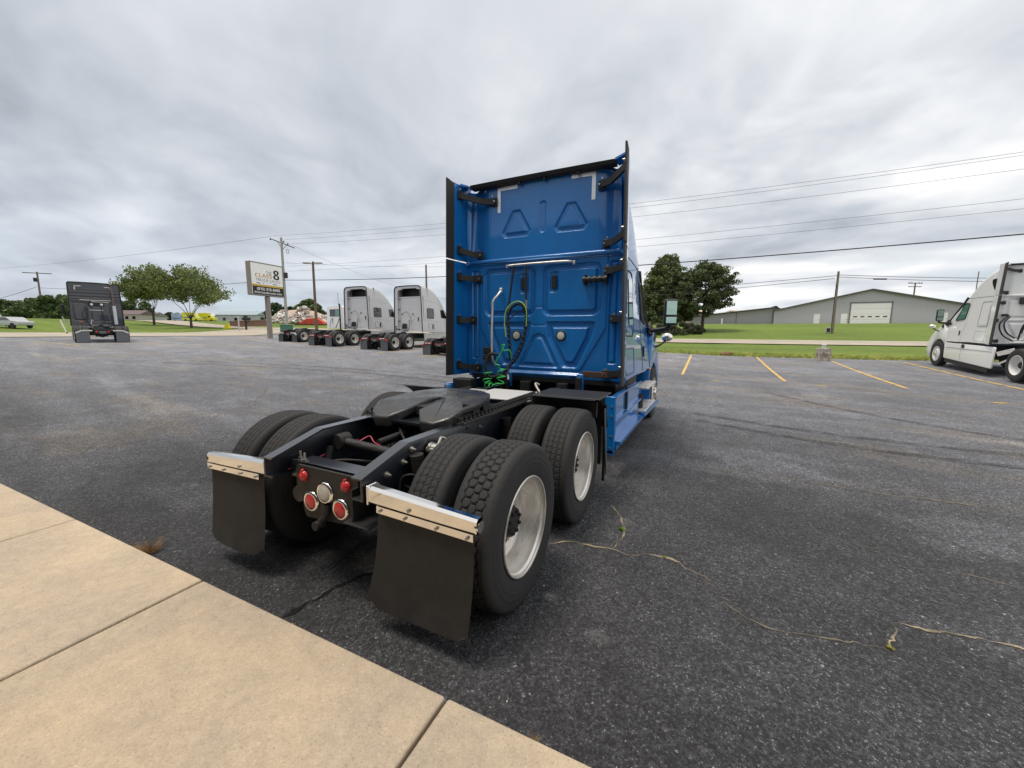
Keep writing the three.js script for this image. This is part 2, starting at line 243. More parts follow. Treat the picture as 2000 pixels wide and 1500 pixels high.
  const cm = c => std(c, 1, 0, { transparent: true, alphaMap: crumbs, map: greyNoise });
  const sand = [cm(lin(0.66, 0.55, 0.38)), cm(lin(0.36, 0.32, 0.24)), cm(lin(0.008, 0.008, 0.008))];
  const crack = (pts, w, m, seed) => { const r = rng(seed), c = new THREE.CatmullRomCurve3(pts.map(p => V(p[0], 0, p[1])), false, 'catmullrom', 0.3), L = c.getLength(), n = Math.ceil(L / 0.022); const q = c.getSpacedPoints(n);
    obj('crack', gridGeo(2, n, (u, v, i, j) => { const p = q[j], a = q[Math.max(0, j - 1)], b = q[Math.min(n, j + 1)], t = b.clone().sub(a).normalize(), jag = (fbm(j * 0.14, seed, 3) - 0.5) * 0.075 + (vn(j * 0.8, seed + 9) - 0.5) * 0.018, ww = 2.7 * w * Math.max(0.15, 1.6 * (fbm(j * 0.21, seed + 40, 4) - 0.22)) * sst(0, 6, j) * sst(0, 6, n - j), o = (i - 1) * ww + jag; const x = p.x - t.z * o, z = p.z + t.x * o; return [x, H(x, z) + (i === 1 ? 0.007 : 0.004), z, u, j * 0.022 * 2]; }), sand[m], lot); };
  crack([[1.01, -0.70], [1.16, -0.78], [1.32, -0.81], [1.51, -0.85], [1.63, -0.83], [1.88, -0.90], [2.12, -0.78], [2.2, -0.7]], 0.011, 0, 1);
  crack([[2.12, -0.78], [2.32, -0.46], [2.47, -0.40], [2.76, -0.46], [2.94, -0.50], [3.02, -0.52]], 0.006, 1, 2);
  crack([[3.02, -0.52], [3.11, -0.68], [3.14, -0.83]], 0.007, 0, 3); crack([[3.13, -0.8], [3.25, -0.80], [3.39, -0.82], [3.6, -0.85], [4.2, -0.8], [5.2, -1.0]], 0.011, 0, 4);
  crack([[1.29, -1.64], [1.45, -1.43], [1.52, -1.15], [1.51, -0.83]], 0.013, 0, 5); crack([[1.16, -1.28], [1.26, -1.11], [1.18, -0.83]], 0.006, 2, 6);
  crack([[1.43, -2.98], [1.95, -3.21], [2.78, -3.28], [3.69, -3.21], [4.83, -3.29], [7, -3.6]], 0.016, 1, 7);
  crack([[-0.06, 0.84], [-0.05, 0.60], [-0.02, 0.44], [0.08, 0.26], [0.3, 0.1]], 0.020, 2, 8); crack([[-0.03, 0.66], [-0.02, 0.50], [0.03, 0.36]], 0.007, 1, 18);
  crack([[-5.5, 0.1], [-5.99, -0.76], [-6.65, -1.67], [-6.77, -3.06]], 0.022, 1, 9); crack([[1.43, -2.98], [1.36, -2.6], [1.30, -2.2], [1.29, -1.64]], 0.006, 1, 10);
  crack([[-12, -4], [-9, -4.6], [-6.77, -3.06], [-4.8, -4.2], [-2.5, -3.9]], 0.018, 1, 11); crack([[-8, -9], [-9.5, -6.8], [-12, -4]], 0.02, 1, 12); crack([[2.9, -1.9], [4.2, -1.55], [6.0, -1.75]], 0.006, 1, 14);
  // tyre marks left where trucks swing round, and flakes of old stripe paint
  const scuff = new THREE.MeshStandardMaterial({ color: lin(0.018, 0.018, 0.02), roughness: 0.9, transparent: true, alphaMap: dataTex(256, (u, v) => 0.5 * sst(0, 0.3, u) * sst(1, 0.7, u) * sst(0.36, 0.6, pfbm(u, v, 14, 4))) });
  const mark = (pts, w) => { const c = new THREE.CatmullRomCurve3(pts.map(p => V(p[0], 0, p[1]))), n = 90, q = c.getSpacedPoints(n); obj('tyre_mark', gridGeo(2, n, (u, v, i, j) => { const a = q[Math.max(0, j - 1)], b = q[Math.min(n, j + 1)], t = b.clone().sub(a).normalize(), o = (u - 0.5) * w, x = q[j].x - t.z * o, z = q[j].z + t.x * o; return [x, H(x, z) + 0.009, z, u, v * 6]; }), scuff, lot); };
  mark([[1.9, -6.2], [3.6, -5.4], [6.5, -5.1], [10, -6.2], [14, -8.6]], 0.26); mark([[1.8, -6.9], [3.8, -6.1], [6.6, -5.9], [10, -7.0], [13.6, -9.4]], 0.26); mark([[3.5, -11], [5.5, -8], [8.8, -5.6], [13, -4.4]], 0.24); mark([[-3, -7.5], [-7, -8.6], [-12, -8.2], [-18, -6]], 0.26); mark([[-3, -8.4], [-7, -9.5], [-12, -9.1], [-18, -6.9]], 0.26);
  for (const [x, z, a] of [[4.9, -17.3, 0.4], [5.3, -13.4, 0.1], [8.4, -11.6, 0.3], [9.2, -9.7, 0.2], [2.3, -13.1, 0.6], [-13.6, -12.5, 0.2], [-17, -13, 0.5], [-20.5, -13.2, 0.1], [-23.5, -13.8, 0.3]]) obj('paint_flake', new THREE.CircleGeometry(0.16, 7).scale(1, 0.5, 1).rotateX(-Math.PI / 2).rotateY(a).translate(x, H(x, z) + 0.011, z), M.yellow, lot);
  // pale dried splashes
  for (const [x, z, r, s] of [[1.27, -0.09, 0.07, 1], [1.5, -1.33, 0.11, 2], [1.62, 0.1, 0.09, 3]]) obj('stain', new THREE.CircleGeometry(r, 40).rotateX(-Math.PI / 2).translate(x, H(x, z) + 0.006, z), new THREE.MeshStandardMaterial({ color: lin(0.2, 0.2, 0.21), roughness: 1, transparent: true, alphaMap: dataTex(128, (u, v) => { const d = Math.hypot(u - 0.5, v - 0.5) * 2; return sst(1, 0.2, d + 0.5 * (pfbm(u, v, 6, 4) - 0.5)) * (pfbm(u + s * 0.1, v, 24, 3) > 0.5 ? 0.75 : 0.2) * (s === 1 ? 1 : 0.55); }) }), lot);
}
{
  // grass ground reaching the horizon
  const xs = axis(0, -900, 900, 0.9, 1.022, 40), zs = axis(-20, -900, 300, 0.7, 1.025, 40);
  const g = sheet(xs, zs, (x, z) => { const y = H(x, z); const inLot = sst(LOT.x0 - 0.2, LOT.x0 + 1.5, x) * sst(LOT.x1 + 0.2, LOT.x1 - 1.5, x) * sst(lotFront(x) - 0.05, lotFront(x) + 1.2, z) * sst(31, 29, z); const r1 = sst(-37.2, -38.2, z) * sst(-45.4, -44.4, z), r2 = sst(-50.2, -51.2, x) * sst(-66, -65, x); return y + 0.02 + 0.05 * (vn(x * 0.8, z * 0.8) - 0.5) * (1 - inLot) - 0.2 * Math.max(inLot, r1, r2); }, p => {
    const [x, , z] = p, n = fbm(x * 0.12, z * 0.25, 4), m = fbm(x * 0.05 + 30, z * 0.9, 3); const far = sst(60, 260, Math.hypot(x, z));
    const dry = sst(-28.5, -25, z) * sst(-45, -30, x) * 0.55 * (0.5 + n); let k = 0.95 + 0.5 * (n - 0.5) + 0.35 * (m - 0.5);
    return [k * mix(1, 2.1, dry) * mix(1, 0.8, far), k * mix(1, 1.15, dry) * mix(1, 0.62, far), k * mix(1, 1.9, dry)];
  }, 1 / 3);
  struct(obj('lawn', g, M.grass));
  // the road along the front of the lot and the road on the left, a concrete walk at the building
  const ribbon = (pts, w, n, m, name, dy = 0.015) => { const c = new THREE.CatmullRomCurve3(pts.map(p => V(p[0], 0, p[1]))), q = c.getSpacedPoints(n); return struct(obj(name, gridGeo(6, n, (u, v, i, j) => { const a = q[Math.max(0, j - 1)], b = q[Math.min(n, j + 1)], t = b.clone().sub(a).normalize(), o = (u - 0.5) * w, x = q[j].x - t.z * o, z = q[j].z + t.x * o; return [x, H(x, z) + dy, z, x, z]; }), m)); };
  ribbon([[-400, -41.3], [-100, -41.3], [-40, -41.3], [0, -41.3], [60, -41.3], [400, -41.3]], 6.6, 500, M.roadConc, 'road', 0.045);
  ribbon([[-58.2, 300], [-58.2, 50], [-58.2, 0], [-58.2, -37.9]], 15.2, 260, M.roadConc, 'road', 0.03);
  ribbon([[-2, -93.2], [20, -93.0], [48, -92.6]], 4.2, 60, M.roadConc, 'path', 0.03);
}
// sidewalk of separate concrete slabs
{
  const r = rng(4); const s = new THREE.Group(); s.name = 'sidewalk'; s.userData.kind = 'structure'; scene.add(s);
  s.position.set(-0.70, 0, 0.875); s.rotation.y = 0.018;
  const geos = []; for (let v = 0; v < 4; v++) { const g = rbx(1.838, 0.2, 2.42, 0, 0, 0, 0.014, 3); const p = g.attributes.position, u = g.attributes.uv, ox = r(), oz = r(); for (let i = 0; i < p.count; i++) u.setXY(i, p.getX(i) / 1.5 + ox, p.getZ(i) / 1.5 + p.getY(i) / 1.5 + oz); geos.push(g); }
  const tone = [0.96, 1.03, 1.0, 0.93].map(k => { const m = M.concrete.clone(); m.color = lin(k, k * 0.995, k * 0.98); return m; });
  for (let k = -7; k < 7; k++) { const m = obj('slab', geos[((k % 4) + 4) % 4], tone[(((k * 3) % 4) + 4) % 4], s); m.position.set((k + 0.5) * 1.852, (r() - 0.5) * 0.004, 1.21); m.rotation.z = (r() - 0.5) * 0.001; }
  { // grit and grains of sand gathered along the edge of the walk and strewn over the lot
    const q = rng(66), g = new THREE.IcosahedronGeometry(1, 0), N = 1500, cs = [lin(0.5, 0.45, 0.38), lin(0.3, 0.26, 0.2), lin(0.62, 0.6, 0.56), lin(0.12, 0.11, 0.1)]; const im = new THREE.InstancedMesh(g, std(lin(1, 1, 1), 0.9), N), mm = new THREE.Matrix4(), qq = new THREE.Quaternion(), e = new THREE.Euler();
    for (let k = 0; k < N; k++) { const edge = k < 800, x = edge ? mix(-8, 4.5, q()) : mix(-6, 7, q()), z = edge ? 0.865 - 0.018 * (x + 0.7) - Math.pow(q(), 3) * 0.22 : 0.7 - Math.pow(q(), 0.8) * 6; const sz = (edge ? 0.0022 : 0.0025) * (0.6 + 2.2 * q() * q()); e.set(q() * 6, q() * 6, q() * 6); mm.compose(V(x, H(x, z) + sz * 0.4, z), qq.setFromEuler(e), V(sz, sz * 0.7, sz)); im.setMatrixAt(k, mm); im.setColorAt(k, cs[Math.floor(q() * 4)]); }
    im.name = 'grit'; im.userData = { label: 'fine grit and sand strewn along the sidewalk edge', category: 'gravel', kind: 'stuff' }; im.castShadow = im.receiveShadow = true; scene.add(im);
    const strip = gridGeo(1, 300, (u, v) => { const x = mix(-12, 6, v), z = 0.872 - 0.018 * (x + 0.7) - (1 - u) * 0.05 * (0.5 + fbm(x * 6, 3, 3)); return [x, H(x, z) + 0.005 + 0.012 * u, z, u * 0.5, v * 30]; }); const dm = std(lin(0.16, 0.13, 0.09), 1, 0, { transparent: true, side: THREE.DoubleSide, alphaMap: dataTex(256, (u, v) => sst(0.45, 0.7, pfbm(u, v, 24, 4) + 0.35 * sst(0, 0.5, u) - 0.1)) }); obj('edge_dirt', strip.clone(), dm, struct(scene.getObjectByName('parking_lot')));
  }
  obj('joint_bed', bx(26, 0.1, 2.4, 0, 0, 1.22), std(lin(0.03, 0.026, 0.02), 1), s);
}

{ // low showroom front behind the walk, seen in the reflections on chrome and paint
  const g = new THREE.Group(); g.name = 'building_front'; g.userData.kind = 'structure'; scene.add(g); g.rotation.y = 0.018; g.position.set(-5, 0, 3.48);
  const dm = std(lin(0.11, 0.085, 0.065), 0.85); obj('wall', bx(26, 1.0, 0.3, 0, 0.5, 0.2), std(lin(0.20, 0.15, 0.11), 0.9), g); obj('wall', bx(26, 1.2, 0.3, 0, 3.9, 0.2), dm, g); for (let k = -6; k <= 6; k++) { obj('wall_pier', bx(0.5, 2.3, 0.3, k * 2.1, 2.15, 0.2), dm, g); if (k < 6) { const w = obj('window', bx(1.6, 2.3, 0.03, k * 2.1 + 1.05, 2.15, 0.24), M.glass, g); obj('frame', [bx(0.06, 2.3, 0.08, k * 2.1 + 1.05, 2.15, 0.2), bx(1.6, 0.06, 0.08, k * 2.1 + 1.05, 1.06, 0.18)], M.black, w); } } obj('roof_edge', bx(26.4, 0.18, 0.7, 0, 4.58, 0.15), M.black, g);
}
/* ---------- wheels ---------- */
// a tyre turned about x, with its tread cut into it; kind 0: block lugs, 1: ribs with sipes, 2: plain (far away)
function tyreGeo(kind, nT, nA, R = 0.5) {
  const w = 0.13, P = [], I = [], prof = [];
  for (let i = 0; i <= nA; i++) { const a = mix(-0.112, 0.112, i / nA); const e = Math.abs(a) / 0.112; prof.push([a, R - 0.006 * e * e - 0.006 * sst(0.9, 1, e), true]); }
  const sideP = [[0.121, R - 0.022], [0.1255, R - 0.038], [0.127, R - 0.052], [0.1275, R - 0.06], [0.1305, R - 0.078], [0.1322, R - 0.081], [0.1322, R - 0.085], [0.1310, R - 0.088], [0.1318, R - 0.11], [0.1330, R - 0.113], [0.1330, R - 0.118], [0.1316, R - 0.121], [0.1305, R - 0.135], [0.129, R - 0.15], [0.126, R - 0.17], [0.119, R - 0.19], [0.114, R - 0.2], [0.109, R - 0.206], [0.100, R - 0.212]].map(([a, r]) => [a, r, false]);
  const all = [...sideP.map(([a, r]) => [-a, r, false]).reverse(), ...prof, ...sideP];
  const tri = x => Math.abs(((x % 1) + 1) % 1 - 0.5) * 4 - 1;
  const depth = (th, e) => { // e in -1..1 across the tread
    const c = th / (2 * Math.PI);
    if (kind === 0) { const N = 56, q = c * N; const b = [-0.58, -0.19, 0.19, 0.58]; let d = 9; b.forEach((v, k) => { const z = v + 0.055 * clamp(tri(q + (k % 2) * 0.5) * 1.6, -1, 1); d = Math.min(d, Math.abs(e - z) * 0.112); }); let lat = 9; if (Math.abs(e) < 0.58) { const col = e < -0.19 ? 0 : e < 0.19 ? 1 : 2; const f = ((q + (col === 1 ? 0.5 : 0) + 0.08 * e) % 1 + 1) % 1; lat = Math.min(f, 1 - f) / N * Math.PI; } else { const f = ((q * 1) % 1 + 1) % 1; if (Math.abs(e) > 0.93) lat = Math.max(0.0045, Math.min(f, 1 - f) / N * Math.PI) ; } return 0.011 * sst(0.0052, 0.0022, Math.min(d, lat)); }
    const N = 66, q = c * N; let d = 9; for (const v of [-0.6, -0.2, 0.2, 0.6]) d = Math.min(d, Math.abs(e - v - 0.035 * tri(q + (v > 0 ? 0.5 : 0))) * 0.112); let lat = 9; if (Math.abs(e) < 0.6) { const f = ((q + (Math.abs(e) < 0.2 ? 0.5 : 0) + e) % 1 + 1) % 1; lat = Math.min(f, 1 - f) / N * Math.PI + 0.0022; } return 0.011 * sst(0.0050, 0.0022, Math.min(d, lat));
  };
  for (let t = 0; t <= nT; t++) { const th = t / nT * 2 * Math.PI, c = Math.cos(th), s = Math.sin(th); for (const [a, r, tr] of all) { let rr = r; if (tr && kind < 2) rr -= depth(th, a / 0.112); else if (!tr && kind < 2 && r > R - 0.03) rr -= 0.002 * (Math.sin(th * 120) > 0.6 ? 1 : 0); P.push(a * (w / 0.13), rr * c, rr * s); } }
  const n = all.length; for (let t = 0; t < nT; t++) for (let i = 0; i < n - 1; i++) { const a = t * n + i, b = a + 1, c = a + n, e = c + 1; I.push(a, e, b, a, c, e); }
  const g = new THREE.BufferGeometry(); g.setAttribute('position', new THREE.Float32BufferAttribute(P, 3)); const U = new Float32Array(P.length / 3 * 2); for (let i = 0; i < U.length / 2; i++) { U[2 * i] = Math.floor(i / n) / nT * 3; U[2 * i + 1] = (i % n) / n; } g.setAttribute('uv', new THREE.BufferAttribute(U, 2)); g.setIndex(I); g.computeVertexNormals(); return g;
}
const TY = [tyreGeo(0, 736, 52), tyreGeo(1, 660, 46), tyreGeo(2, 72, 8)];
const lathe = (pts, n = 48) => new THREE.LatheGeometry(pts.map(([r, a]) => new THREE.Vector2(r, a)), n).rotateZ(-Math.PI / 2); // profile (radius, along +x)
// deep dish rim of an outer dual wheel, open side towards +x
const holeDisc = (r, nh, hr, hc, x) => { const s = new THREE.Shape(); s.absarc(0, 0, r, 0, 2 * Math.PI); for (let k = 0; k < nh; k++) { const h = new THREE.Path(); h.absarc(hc * Math.cos(k / nh * 2 * Math.PI), hc * Math.sin(k / nh * 2 * Math.PI), hr, 0, 2 * Math.PI, true); s.holes.push(h); } return new THREE.ExtrudeGeometry(s, { depth: 0.012, bevelEnabled: true, bevelSize: 0.004, bevelThickness: 0.004, bevelOffset: -0.004, bevelSegments: 1, curveSegments: 24 }).rotateY(Math.PI / 2).translate(x, 0, 0); };
const nutRing = (n, r, x, h, s) => mergeGeometries([...Array(n).keys()].map(k => cx(s, h, x, r * Math.cos((k + 0.5) / n * 2 * Math.PI), r * Math.sin((k + 0.5) / n * 2 * Math.PI), 6)));
const rimDeep = toCreasedNormals(mergeGeometries([lathe([[0.292, 0.128], [0.300, 0.130], [0.303, 0.124], [0.300, 0.117], [0.288, 0.113], [0.279, 0.100], [0.277, 0.06], [0.268, 0.03], [0.262, -0.02], [0.255, -0.035], [0.235, -0.045], [0.19, -0.047]], 72).toNonIndexed()]), 0.5);
const discDeep = holeDisc(0.238, 10, 0.026, 0.187, -0.06);
const hubDeep = [lathe([[0.105, -0.05], [0.103, 0.0], [0.09, 0.02], [0.088, 0.035], [0.0, 0.036]], 28).toNonIndexed(), nutRing(8, 0.066, 0.042, 0.02, 0.011).toNonIndexed()];
const nutsDeep = nutRing(10, 0.143, -0.036, 0.035, 0.015);
const rimShow = toCreasedNormals(mergeGeometries([lathe([[0.292, 0.120], [0.300, 0.124], [0.300, 0.116], [0.283, 0.1], [0.262, 0.06], [0.25, 0.055], [0.225, 0.085], [0.13, 0.125], [0.10, 0.125]], 48).toNonIndexed()]), 0.5);
const hubShow = [lathe([[0.10, 0.1], [0.10, 0.15], [0.075, 0.175], [0.0, 0.178]], 28).toNonIndexed(), nutRing(10, 0.125, 0.14, 0.05, 0.015).toNonIndexed()];
// kind: 'deep' outer dual, 'inner' dual, 'steer'
function wheel(parent, x, z, side, kind, tread, rimMat = M.alu, turn = 0) {
  const w = sub('wheel', parent); w.position.set(x, 0.497, z); w.rotation.y = (side < 0 ? Math.PI : 0) + turn;
  const t = obj('tyre', TY[tread], M.rubber, w); t.rotation.x = x * 3 + z;
  if (kind === 'deep') { obj('rim', rimDeep, rimMat, w); const d = obj('disc', discDeep, rimMat, w); obj('hub', hubDeep, M.cast, w); obj('nuts', nutsDeep, M.steel, w).userData.kind = 'stuff'; }
  else if (kind === 'steer') { obj('rim', rimShow, rimMat, w); obj('hub', hubShow, M.chrome, w); }
  else obj('rim', rimDeep, M.cast, w);
  return w;
}
/* ---------- tractor chassis, shared by all the trucks ---------- */
const railSide = [[0.605, 0.865], [0.22, 0.975], [-5.9, 0.975], [-5.9, 0.70], [0.30, 0.70], [0.605, 0.735]];
function railGeo(s) { // C channel with the open side inward; s = +1 right, -1 left
  const x = 0.43 * s, web = sideExt(railSide, Math.min(x, x - 0.01 * s), Math.max(x, x - 0.01 * s), 0.002);
  const fl = (a, b, w) => { const g = bar([0, a[1], a[0]], [0, b[1], b[0]], w, 0.011); return g.translate((0.43 - w / 2 - 0.0005) * s, -0.0055, 0); };
  return [web, fl([0.604, 0.8655], [0.22, 0.976], 0.078), fl([0.222, 0.976], [-5.9, 0.976], 0.078), fl([0.30, 0.712], [-5.9, 0.712], 0.078), fl([0.604, 0.747], [0.30, 0.712], 0.078)];
}
const RAIL = { 1: railGeo(1), '-1': railGeo(-1) };
const boltGeo = s => new THREE.CylinderGeometry(s, s, 0.016, 6).rotateZ(Math.PI / 2);
const capG = new THREE.SphereGeometry(1, 10, 6, 0, Math.PI * 2, 0, Math.PI / 2);
// fifth wheel plate: two lobes either side of the V slot, back edge dropping towards the rear
const plateGeo = (() => {
  const s = new THREE.Shape(); const pts = [[-0.06, -0.10], [-0.17, 0.02], [-0.30, 0.03], [-0.40, -0.04], [-0.45, -0.16], [-0.455, -0.42], [-0.42, -0.62], [-0.34, -0.76], [-0.2, -0.845], [0, -0.87], [0.2, -0.845], [0.34, -0.76], [0.42, -0.62], [0.455, -0.42], [0.45, -0.16], [0.40, -0.04], [0.30, 0.03], [0.17, 0.02], [0.06, -0.10], [0.045, -0.34], [0.05, -0.42], [0.03, -0.47], [-0.03, -0.47], [-0.05, -0.42], [-0.045, -0.34]];
  pts.forEach(([x, z], i) => i ? s.lineTo(x, -z) : s.moveTo(x, -z)); s.closePath();
  const g = new THREE.ExtrudeGeometry(s, { depth: 0.022, bevelEnabled: true, bevelThickness: 0.014, bevelSize: 0.016, bevelOffset: -0.016, bevelSegments: 4, curveSegments: 6 }).rotateX(-Math.PI / 2);
  const p = g.attributes.position; for (let i = 0; i < p.count; i++) { const z = p.getZ(i), x = p.getX(i), top = p.getY(i) > 0.02; let y = p.getY(i); if (z > -0.16) { y -= (z + 0.16) * 0.42; if (!top) y -= 0.038 * sst(-0.16, -0.04, z); } p.setY(i, y + 0.004 * (fbm(x * 14, z * 14, 3) - 0.5)); } 
  g.computeVertexNormals(); return toCreasedNormals(g, 0.7);
})();
function chassis(root, o = {}) {
  const hi = o.hi, railM = o.railMat || M.blueDark, tr = hi ? [0, 1] : [2, 2], rimM = o.rimMat || M.alu;
  for (const s of [1, -1]) obj('frame_rail', RAIL[s], railM, root);
  obj('crossmember', [bx(0.70, 0.09, 0.16, 0, 0.76, 0.395), bx(0.70, 0.02, 0.02, 0, 0.813, 0.462)], railM, root);
  obj('crossmember', [bx(0.70, 0.02, 0.17, 0, 0.965, -0.30), bx(0.70, 0.18, 0.02, 0, 0.87, -0.35)], railM, root);
  obj('crossmember', [bx(0.70, 0.2, 0.14, 0, 0.84, -1.35)], railM, root); obj('crossmember', [bx(0.70, 0.2, 0.14, 0, 0.84, -2.2)], railM, root);
  // wheels
  for (const z of [0, -1.22]) for (const s of [1, -1]) { wheel(root, s * 1.02, z, s, 'deep', z === 0 && s === 1 ? tr[0] : tr[1], rimM); wheel(root, s * 0.70, z, -s, 'inner', tr[1]); }
  if (o.front !== false) for (const s of [1, -1]) wheel(root, s * 1.0, -6.1, s, 'steer', tr[1], rimM);
  // axles, suspension
  for (const z of [0, -1.22]) {
    obj('axle', [cx(0.075, 1.9, 0, 0.5, z, 16), new THREE.SphereGeometry(0.2, 20, 14).scale(0.9, 1, 1.05).translate(0, 0.52, z + 0.02), cx(0.13, 0.05, 0.22, 0.5, z), cx(0.13, 0.05, -0.22, 0.5, z)], M.cast, root);
    for (const s of [1, -1]) {
      obj('air_bag', [cy(0.11, 0.10, 0.18, s * 0.36, 0.56, z + 0.26, 18), cy(0.07, 0.07, 0.1, s * 0.36, 0.66, z + 0.26, 14), bar([s * 0.36, 0.44, z - 0.5], [s * 0.36, 0.44, z + 0.36], 0.09, 0.05)], M.black, root);
      obj('shock_absorber', [rod([s * 0.50, 0.42, z + 0.16], [s * 0.47, 0.9, z + 0.20], 0.035, 0.03), rod([s * 0.49, 0.62, z + 0.18], [s * 0.47, 0.9, z + 0.20], 0.045, 0.045)], M.cast, root);
      if (hi) obj('brake_chamber', [cz(0.085, 0.17, s * 0.52, 0.62, z + 0.22), cz(0.095, 0.02, s * 0.52, 0.62, z + 0.21), rod([s * 0.52, 0.62, z + 0.1], [s * 0.52, 0.6, z - 0.05], 0.012)], M.cast, root);
    }
  }
  // fifth wheel on its slide rails
  const fw = obj('fifth_wheel', plateGeo, M.grease, root); fw.position.set(0.015, o.fwY || 1.045, -0.21); fw.scale.set(0.94, 1, 1); fw.rotation.x = 0.05;
  obj('fifth_wheel_bracket', [bx(0.10, 0.12, 0.26, 0.38, 1.03, -0.66), bx(0.10, 0.12, 0.26, -0.38, 1.03, -0.66), cx(0.03, 0.86, 0, 1.035, -0.66), bx(0.78, 0.03, 0.5, 0, 0.985, -0.68), bx(0.12, 0.07, 0.3, 0, 1.03, -0.55)], M.cast, root);
  for (const s of [1, -1]) { const g = [bx(0.10, 0.014, 1.5, s * 0.445, 0.985, -1.05), bx(0.025, 0.05, 1.5, s * 0.41, 1.008, -1.05)]; if (hi) for (let k = 0; k < 24; k++) { g.push(bx(0.03, 0.034, 0.034, s * 0.44, 1.008, -0.34 - k * 0.06)); g.push(new THREE.SphereGeometry(0.012, 6, 4).translate(s * 0.475, 0.998, -0.31 - k * 0.06)); } obj('slide_rail', g, M.cast, root).userData.kind = 'stuff'; }
  if (hi) return;
  // plain rear end: lamp bar, flaps and their hangers with reflective tape
  const lift = o.hanger || 0.72;
  for (const s of [1, -1]) {
    const hm = obj('flap_hanger', [bar([s * 0.43, lift, 0.6], [s * 0.86, lift, 0.62], 0.05, 0.08), bar([s * 0.86, lift, 0.62], [s * 1.10, lift - 0.14, 0.62], 0.05, 0.08)], o.hangerMat || M.tapeRed, root);
    each('reflective_tape', [bx(0.16, 0.055, 0.006, s * 0.60, lift, 0.644), bx(0.14, 0.055, 0.006, s * 0.80, lift, 0.650)], M.tapeWhite, hm);
    obj('mud_flap', rbx(0.56, 0.62, 0.02, s * 0.82, lift - 0.37, 0.60, 0.009), o.flapMat || M.greyFlap, root);
    obj('tail_light', cz(0.05, 0.03, s * 0.25, 0.66, 0.52), M.red, root);
  }
  obj('rear_panel', bx(0.66, 0.24, 0.02, 0, 0.68, 0.50), M.black, root); obj('number_plate', bx(0.3, 0.15, 0.01, 0, 0.62, 0.535), std(lin(0.12, 0.14, 0.15), 0.6), root);
  obj('deck_plate', bx(0.8, 0.02, 0.5, 0, 0.99, -1.8), M.alu, root);
}
/* ---------- cab: rings lofted along z ---------- */
function ring(z, yb, yt, hb, ht, r, n = 8) {
  const p = [], sl = (ht - hb) / (yt - yb); const add = (x, y) => p.push([x, y, z]);
  for (let k = 0; k < n; k++) add(-mix(hb, ht, k / n * 0.999), mix(yb, yt - r, k / n));
  for (let k = 0; k <= n; k++) { const a = k / n * Math.PI / 2; add(-(ht - r + r * Math.cos(a)), yt - r + r * Math.sin(a)); }
  for (let k = 1; k < n; k++) add(mix(-(ht - r), ht - r, k / n), yt + 0.02 * Math.sin(k / n * Math.PI));
  for (let k = 0; k <= n; k++) { const a = Math.PI / 2 - k / n * Math.PI / 2; add(ht - r + r * Math.cos(a), yt - r + r * Math.sin(a)); }
  for (let k = n - 1; k >= 0; k--) add(mix(hb, ht, k / n * 0.999), mix(yb, yt - r, k / n));
  return p;
}
function loft(rings, caps = [false, true], crease = 0.5) {
  const n = rings[0].length, P = [], I = []; rings.forEach(r => r.forEach(q => P.push(...q)));
  for (let j = 0; j < rings.length - 1; j++) for (let i = 0; i < n; i++) { const a = j * n + i, b = j * n + (i + 1) % n, c = a + n, d = b + n; I.push(a, c, b, b, c, d); }
  const cap = (j, f) => { const q = rings[j], c = [0, 0, 0]; q.forEach(v => v.forEach((x, k) => c[k] += x / n)); const k = P.length / 3; P.push(...c); for (let i = 0; i < n; i++) f ? I.push(k, j * n + (i + 1) % n, j * n + i) : I.push(k, j * n + i, j * n + (i + 1) % n); };
  if (caps[0]) cap(0, false); if (caps[1]) cap(rings.length - 1, true);
  const g = new THREE.BufferGeometry(); g.setAttribute('position', new THREE.Float32BufferAttribute(P, 3)); g.setAttribute('uv', new THREE.Float32BufferAttribute(new Float32Array(P.length / 3 * 2), 2)); g.setIndex(I); return toCreasedNormals(g, crease);
}
// signed distance to a rounded polygon
function sdPoly(pts, x, y) { let d = 1e9, s = 1; for (let i = 0, j = pts.length - 1; i < pts.length; j = i++) { const [ax, ay] = pts[i], [bx_, by_] = pts[j]; const ex = bx_ - ax, ey = by_ - ay, wx = x - ax, wy = y - ay, t = clamp((wx * ex + wy * ey) / (ex * ex + ey * ey)), qx = wx - ex * t, qy = wy - ey * t; d = Math.min(d, qx * qx + qy * qy); const c1 = y >= ay, c2 = y < by_, c3 = ex * wy > ey * wx; if ((c1 && c2 && c3) || (!c1 && !c2 && !c3)) s = -s; } return s * Math.sqrt(d); }
const sdBox = (x, y, hx, hy, r) => { const qx = Math.abs(x) - hx + r, qy = Math.abs(y) - hy + r; return Math.hypot(Math.max(qx, 0), Math.max(qy, 0)) + Math.min(Math.max(qx, qy), 0) - r; };
const groove = (d, w, s = 0.008) => sst(-w - s, -w + s, d) * sst(s, -s, d); // 1 inside a band of width w just inside the outline
